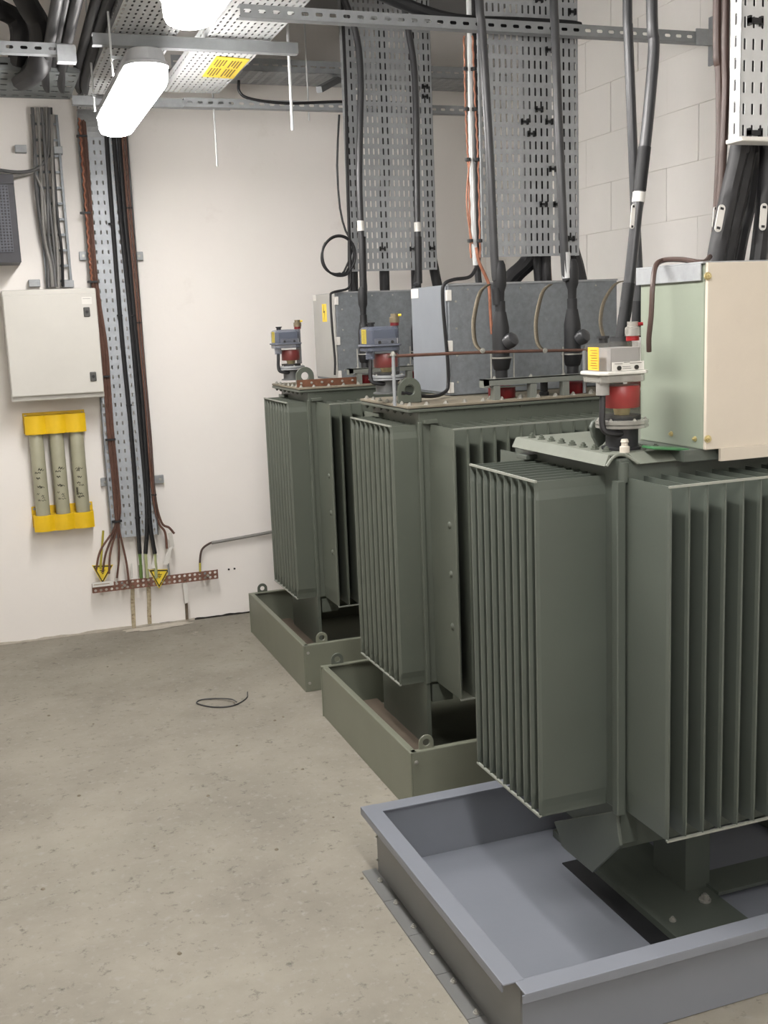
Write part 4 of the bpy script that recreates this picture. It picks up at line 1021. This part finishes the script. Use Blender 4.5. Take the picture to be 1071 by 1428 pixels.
# lugs, sleeves and tags at the bar
def sleeve(label, p, q, r, m, cat='sleeve', group='cable end sleeves on the earthing bar'):
    return tag(MB().tube([p, (Vector(p)+Vector(q))/2, q], r, 8, 2).build('cable_sleeve', m, smooth=True), label, cat, group)
def ptag(label, L_, Y, m=WHITE):
    o = MB().poly([PY(x, y, Y) for x, y in L_], (0,.002,0)).build('cable_tag', m); return tag(o, label, 'tag')
YE = EY-.012
sleeve('green yellow sleeve under the single black cable', PY(195,772,YQ), PY(197,806,YE), .010, GREENC)
sleeve('pale sleeve under the left paired black cable', PY(203,772,YQ), PY(206,806,YE), .009, mat('pale green sleeve', (170,176,130), .5))
sleeve('pale sleeve under the right paired black cable', PY(216,772,YQ), PY(218,806,YE), .009, mat('pale green sleeve', (170,176,130), .5))
ptag('white tag on end of the single black cable', [(193,774),(199,774),(199,788),(193,788)], YE-.012)
ptag('white tag on end of the left paired black cable', [(201,774),(206,772),(209,792),(205,794)], YE-.012)
ptag('white tag on end of the right paired black cable', [(214,774),(220,774),(218,793),(211,792)], YE-.012)
ptag('crumpled white tag hanging right of black cable ends', [(235,764),(241,762),(234,788),(227,786)], YE-.012)
ptag('long clear tag below thin copper brown cables', [(234,744),(240,742),(243,762),(239,766)], YE-.008, CREAM)
sleeve('yellow wire rising from left end of earthing bar', PY(144,740,YQ), PY(140,793,YE), .006, YELC)
sleeve('white sleeve beside the left warning triangle', PY(163,788,YE), PY(162,812,YE), .006, WHITE)
sleeve('thin white sleeve on the bar left of black cables', PY(183,786,YE), PY(184,806,YE), .005, WHITE)
sleeve('grey lug under the crumpled white tag', PY(234,786,YE), PY(236,802,YE), .006, GALV)
# straps from the bar down to the floor
def fstrap(label, L_, wd, m):
    P = [PY(x, y, EY+.02+.01*i) for i, (x, y) in enumerate(L_)]
    b = MB()
    for p in P: b.v += [p-V(wd/2,0,0), p+V(wd/2,0,0), p+V(wd/2,.004,0), p+V(-wd/2,.004,0)]
    for i in range(len(P)-1):
        for k in range(4): b.f.append((4*i+k, 4*i+(k+1) % 4, 4*i+4+(k+1) % 4, 4*i+4+k))
    return tag(b.build('earth_strap', m), label, 'earth strap', 'earth straps entering the floor')
OLDS = mat('painted over strap', (176,164,138), .8, 0, .25, 60, dirt=(110,84,60), dirtscale=40, dirtlo=.55, dirthi=.65)
fstrap('leftmost rusty strap from earthing bar into the floor', [(185,812),(185,835),(186,855),(187,877)], .022, OLDS)
fstrap('middle painted strap from earthing bar into the floor', [(207,812),(208,835),(208,855),(209,870)], .022, OLDS)
fstrap('rightmost strap with white tag from earthing bar into the floor', [(258,808),(259,830),(260,845),(261,864)], .016, mat('grey strap', (116,104,90), .7, 0, .3, 60))
ptag('white tag on rightmost strap under earthing bar', [(255,813),(261,812),(263,840),(258,842)], EY-.004)
# conduit to the right of the bar
cable('brown earth wire curving up from right end of earthing bar', pyl(5.975, [(279,800),(279,780),(282,766),(292,758),(302,755)]), .006, BROWNC, name='earth_cable')
cable('thin grey conduit rising along the wall to farthest transformer', pyl(5.975, [(295,757),(340,749),(378,742),(420,733)]), .009, GREYC, name='conduit', cat='conduit')
sleeve('yellow lug at right end of earthing bar', PY(279,785,5.955), PY(279,799,5.94), .006, YELC)
for x, y in ((319,794),(327,793)):
    p = PY(x, y, 5.999); tag(MB().cyl(p, p-V(0,.002,0), .006, 8).build('drill_hole', BLKPRINT), ('left' if x < 322 else 'right')+' of two dark drill holes right of earthing bar', 'hole')

# grey cable drop above the cabinet
dr = thing('cable_ladder', 'narrow grey wall tray with grey cables above cabinet', 'cable tray', (.40, 5.95, 1.87))
for x in (.335, .455): MB().box(x, x+.012, 5.955, 5.975, 1.87, 2.73).build('side_rail', GALVD, dr)
for k in range(11): MB().box(.335, .467, 5.965, 5.970, 1.9+k*.078, 1.912+k*.078).build('rung', GALVD, dr)
for x, y in ((29,208),(79,210),(48,395),(95,396)):
    p = PY(x, y, 5.97); MB().box(p.x-.028, p.x+.028, 5.95, 5.999, p.z-.018, p.z+.018).build('wall_bracket', GALV, dr, bevel=.002)
gc = [[(45,150),(48,200),(50,260),(58,320),(66,360),(68,400)], [(52,150),(56,210),(58,270),(62,330),(70,370),(73,400)], [(58,150),(62,200),(66,260),(68,330),(75,370),(78,400)],
      [(64,150),(66,210),(60,228),(45,240),(20,246),(-10,250)], [(69,150),(68,205),(64,222),(50,236),(25,240),(-10,236)], [(72,160),(73,230),(76,300),(80,350),(82,400)],
      [(62,200),(66,260),(72,310),(76,350),(80,400)], [(50,245),(60,270),(66,320),(72,370),(76,400)]]
for k, L_ in enumerate(gc):
    cable(('first','second','third','fourth, turning left,','fifth, turning left,','sixth','seventh','eighth')[k]+' grey cable of the drop above the cabinet', pyl(5.935-.006*(k % 3), L_), .0085, GREYC if k % 2 else mat('dark grey cable sheath', (92,92,92), .5), 'grey cables above the cabinet')
cable('black cable along right side of grey cable drop', pyl(5.93, [(71,150),(74,220),(80,300),(86,350),(88,400)]), .0075, BLACK)

# ================================================================== FLOOR ITEMS
lp = [PZ(345,965,.004), PZ(343,974,.004), PZ(325,984,.004), PZ(298,986,.004), PZ(275,981,.004), PZ(280,976,.004), PZ(300,974,.006), PZ(322,975,.012), PZ(330,979,.02)]
tag(MB().tube(lp, .003, 6).build('wire_offcut', BLACKS, smooth=True), 'thin wire offcut lying in a loop on concrete floor', 'wire')
crumb = []
for k in range(4):
    b = MB(); vs = []
    for i in range(7):
        a = 2*PI*i/7; vs.append(V(math.cos(a)*random.uniform(.7,1.1), math.sin(a)*random.uniform(.6,1), 0))
    b.add(vs + [v*.55+V(0,0,.6) for v in vs], [tuple(reversed(range(7))), tuple(range(7,14))] + [(i,(i+1) % 7,7+(i+1) % 7,7+i) for i in range(7)])
    crumb.append(mesh_of(b, 'crumb', DEBRIS))
cr = [(337,908),(383,1005),(422,1073),(386,1185),(68,998),(130,1010),(60,1240),(215,1180),(330,1040),(150,930),(395,1000),(290,1110),(505,1225),(465,1140),(250,1330),(110,1110)]
for k, (x, y) in enumerate(cr):
    o = bpy.data.objects.new('concrete_crumb', crumb[k % 4]); col.objects.link(o); o.location = PZ(x, y, 0); s = random.uniform(.005,.009)
    o.scale = (s,s,s*.8); o.rotation_euler = (0,0,random.random()*6)
    tag(o, 'small crumb of concrete lying on the floor', 'crumb', 'concrete crumbs on the floor')
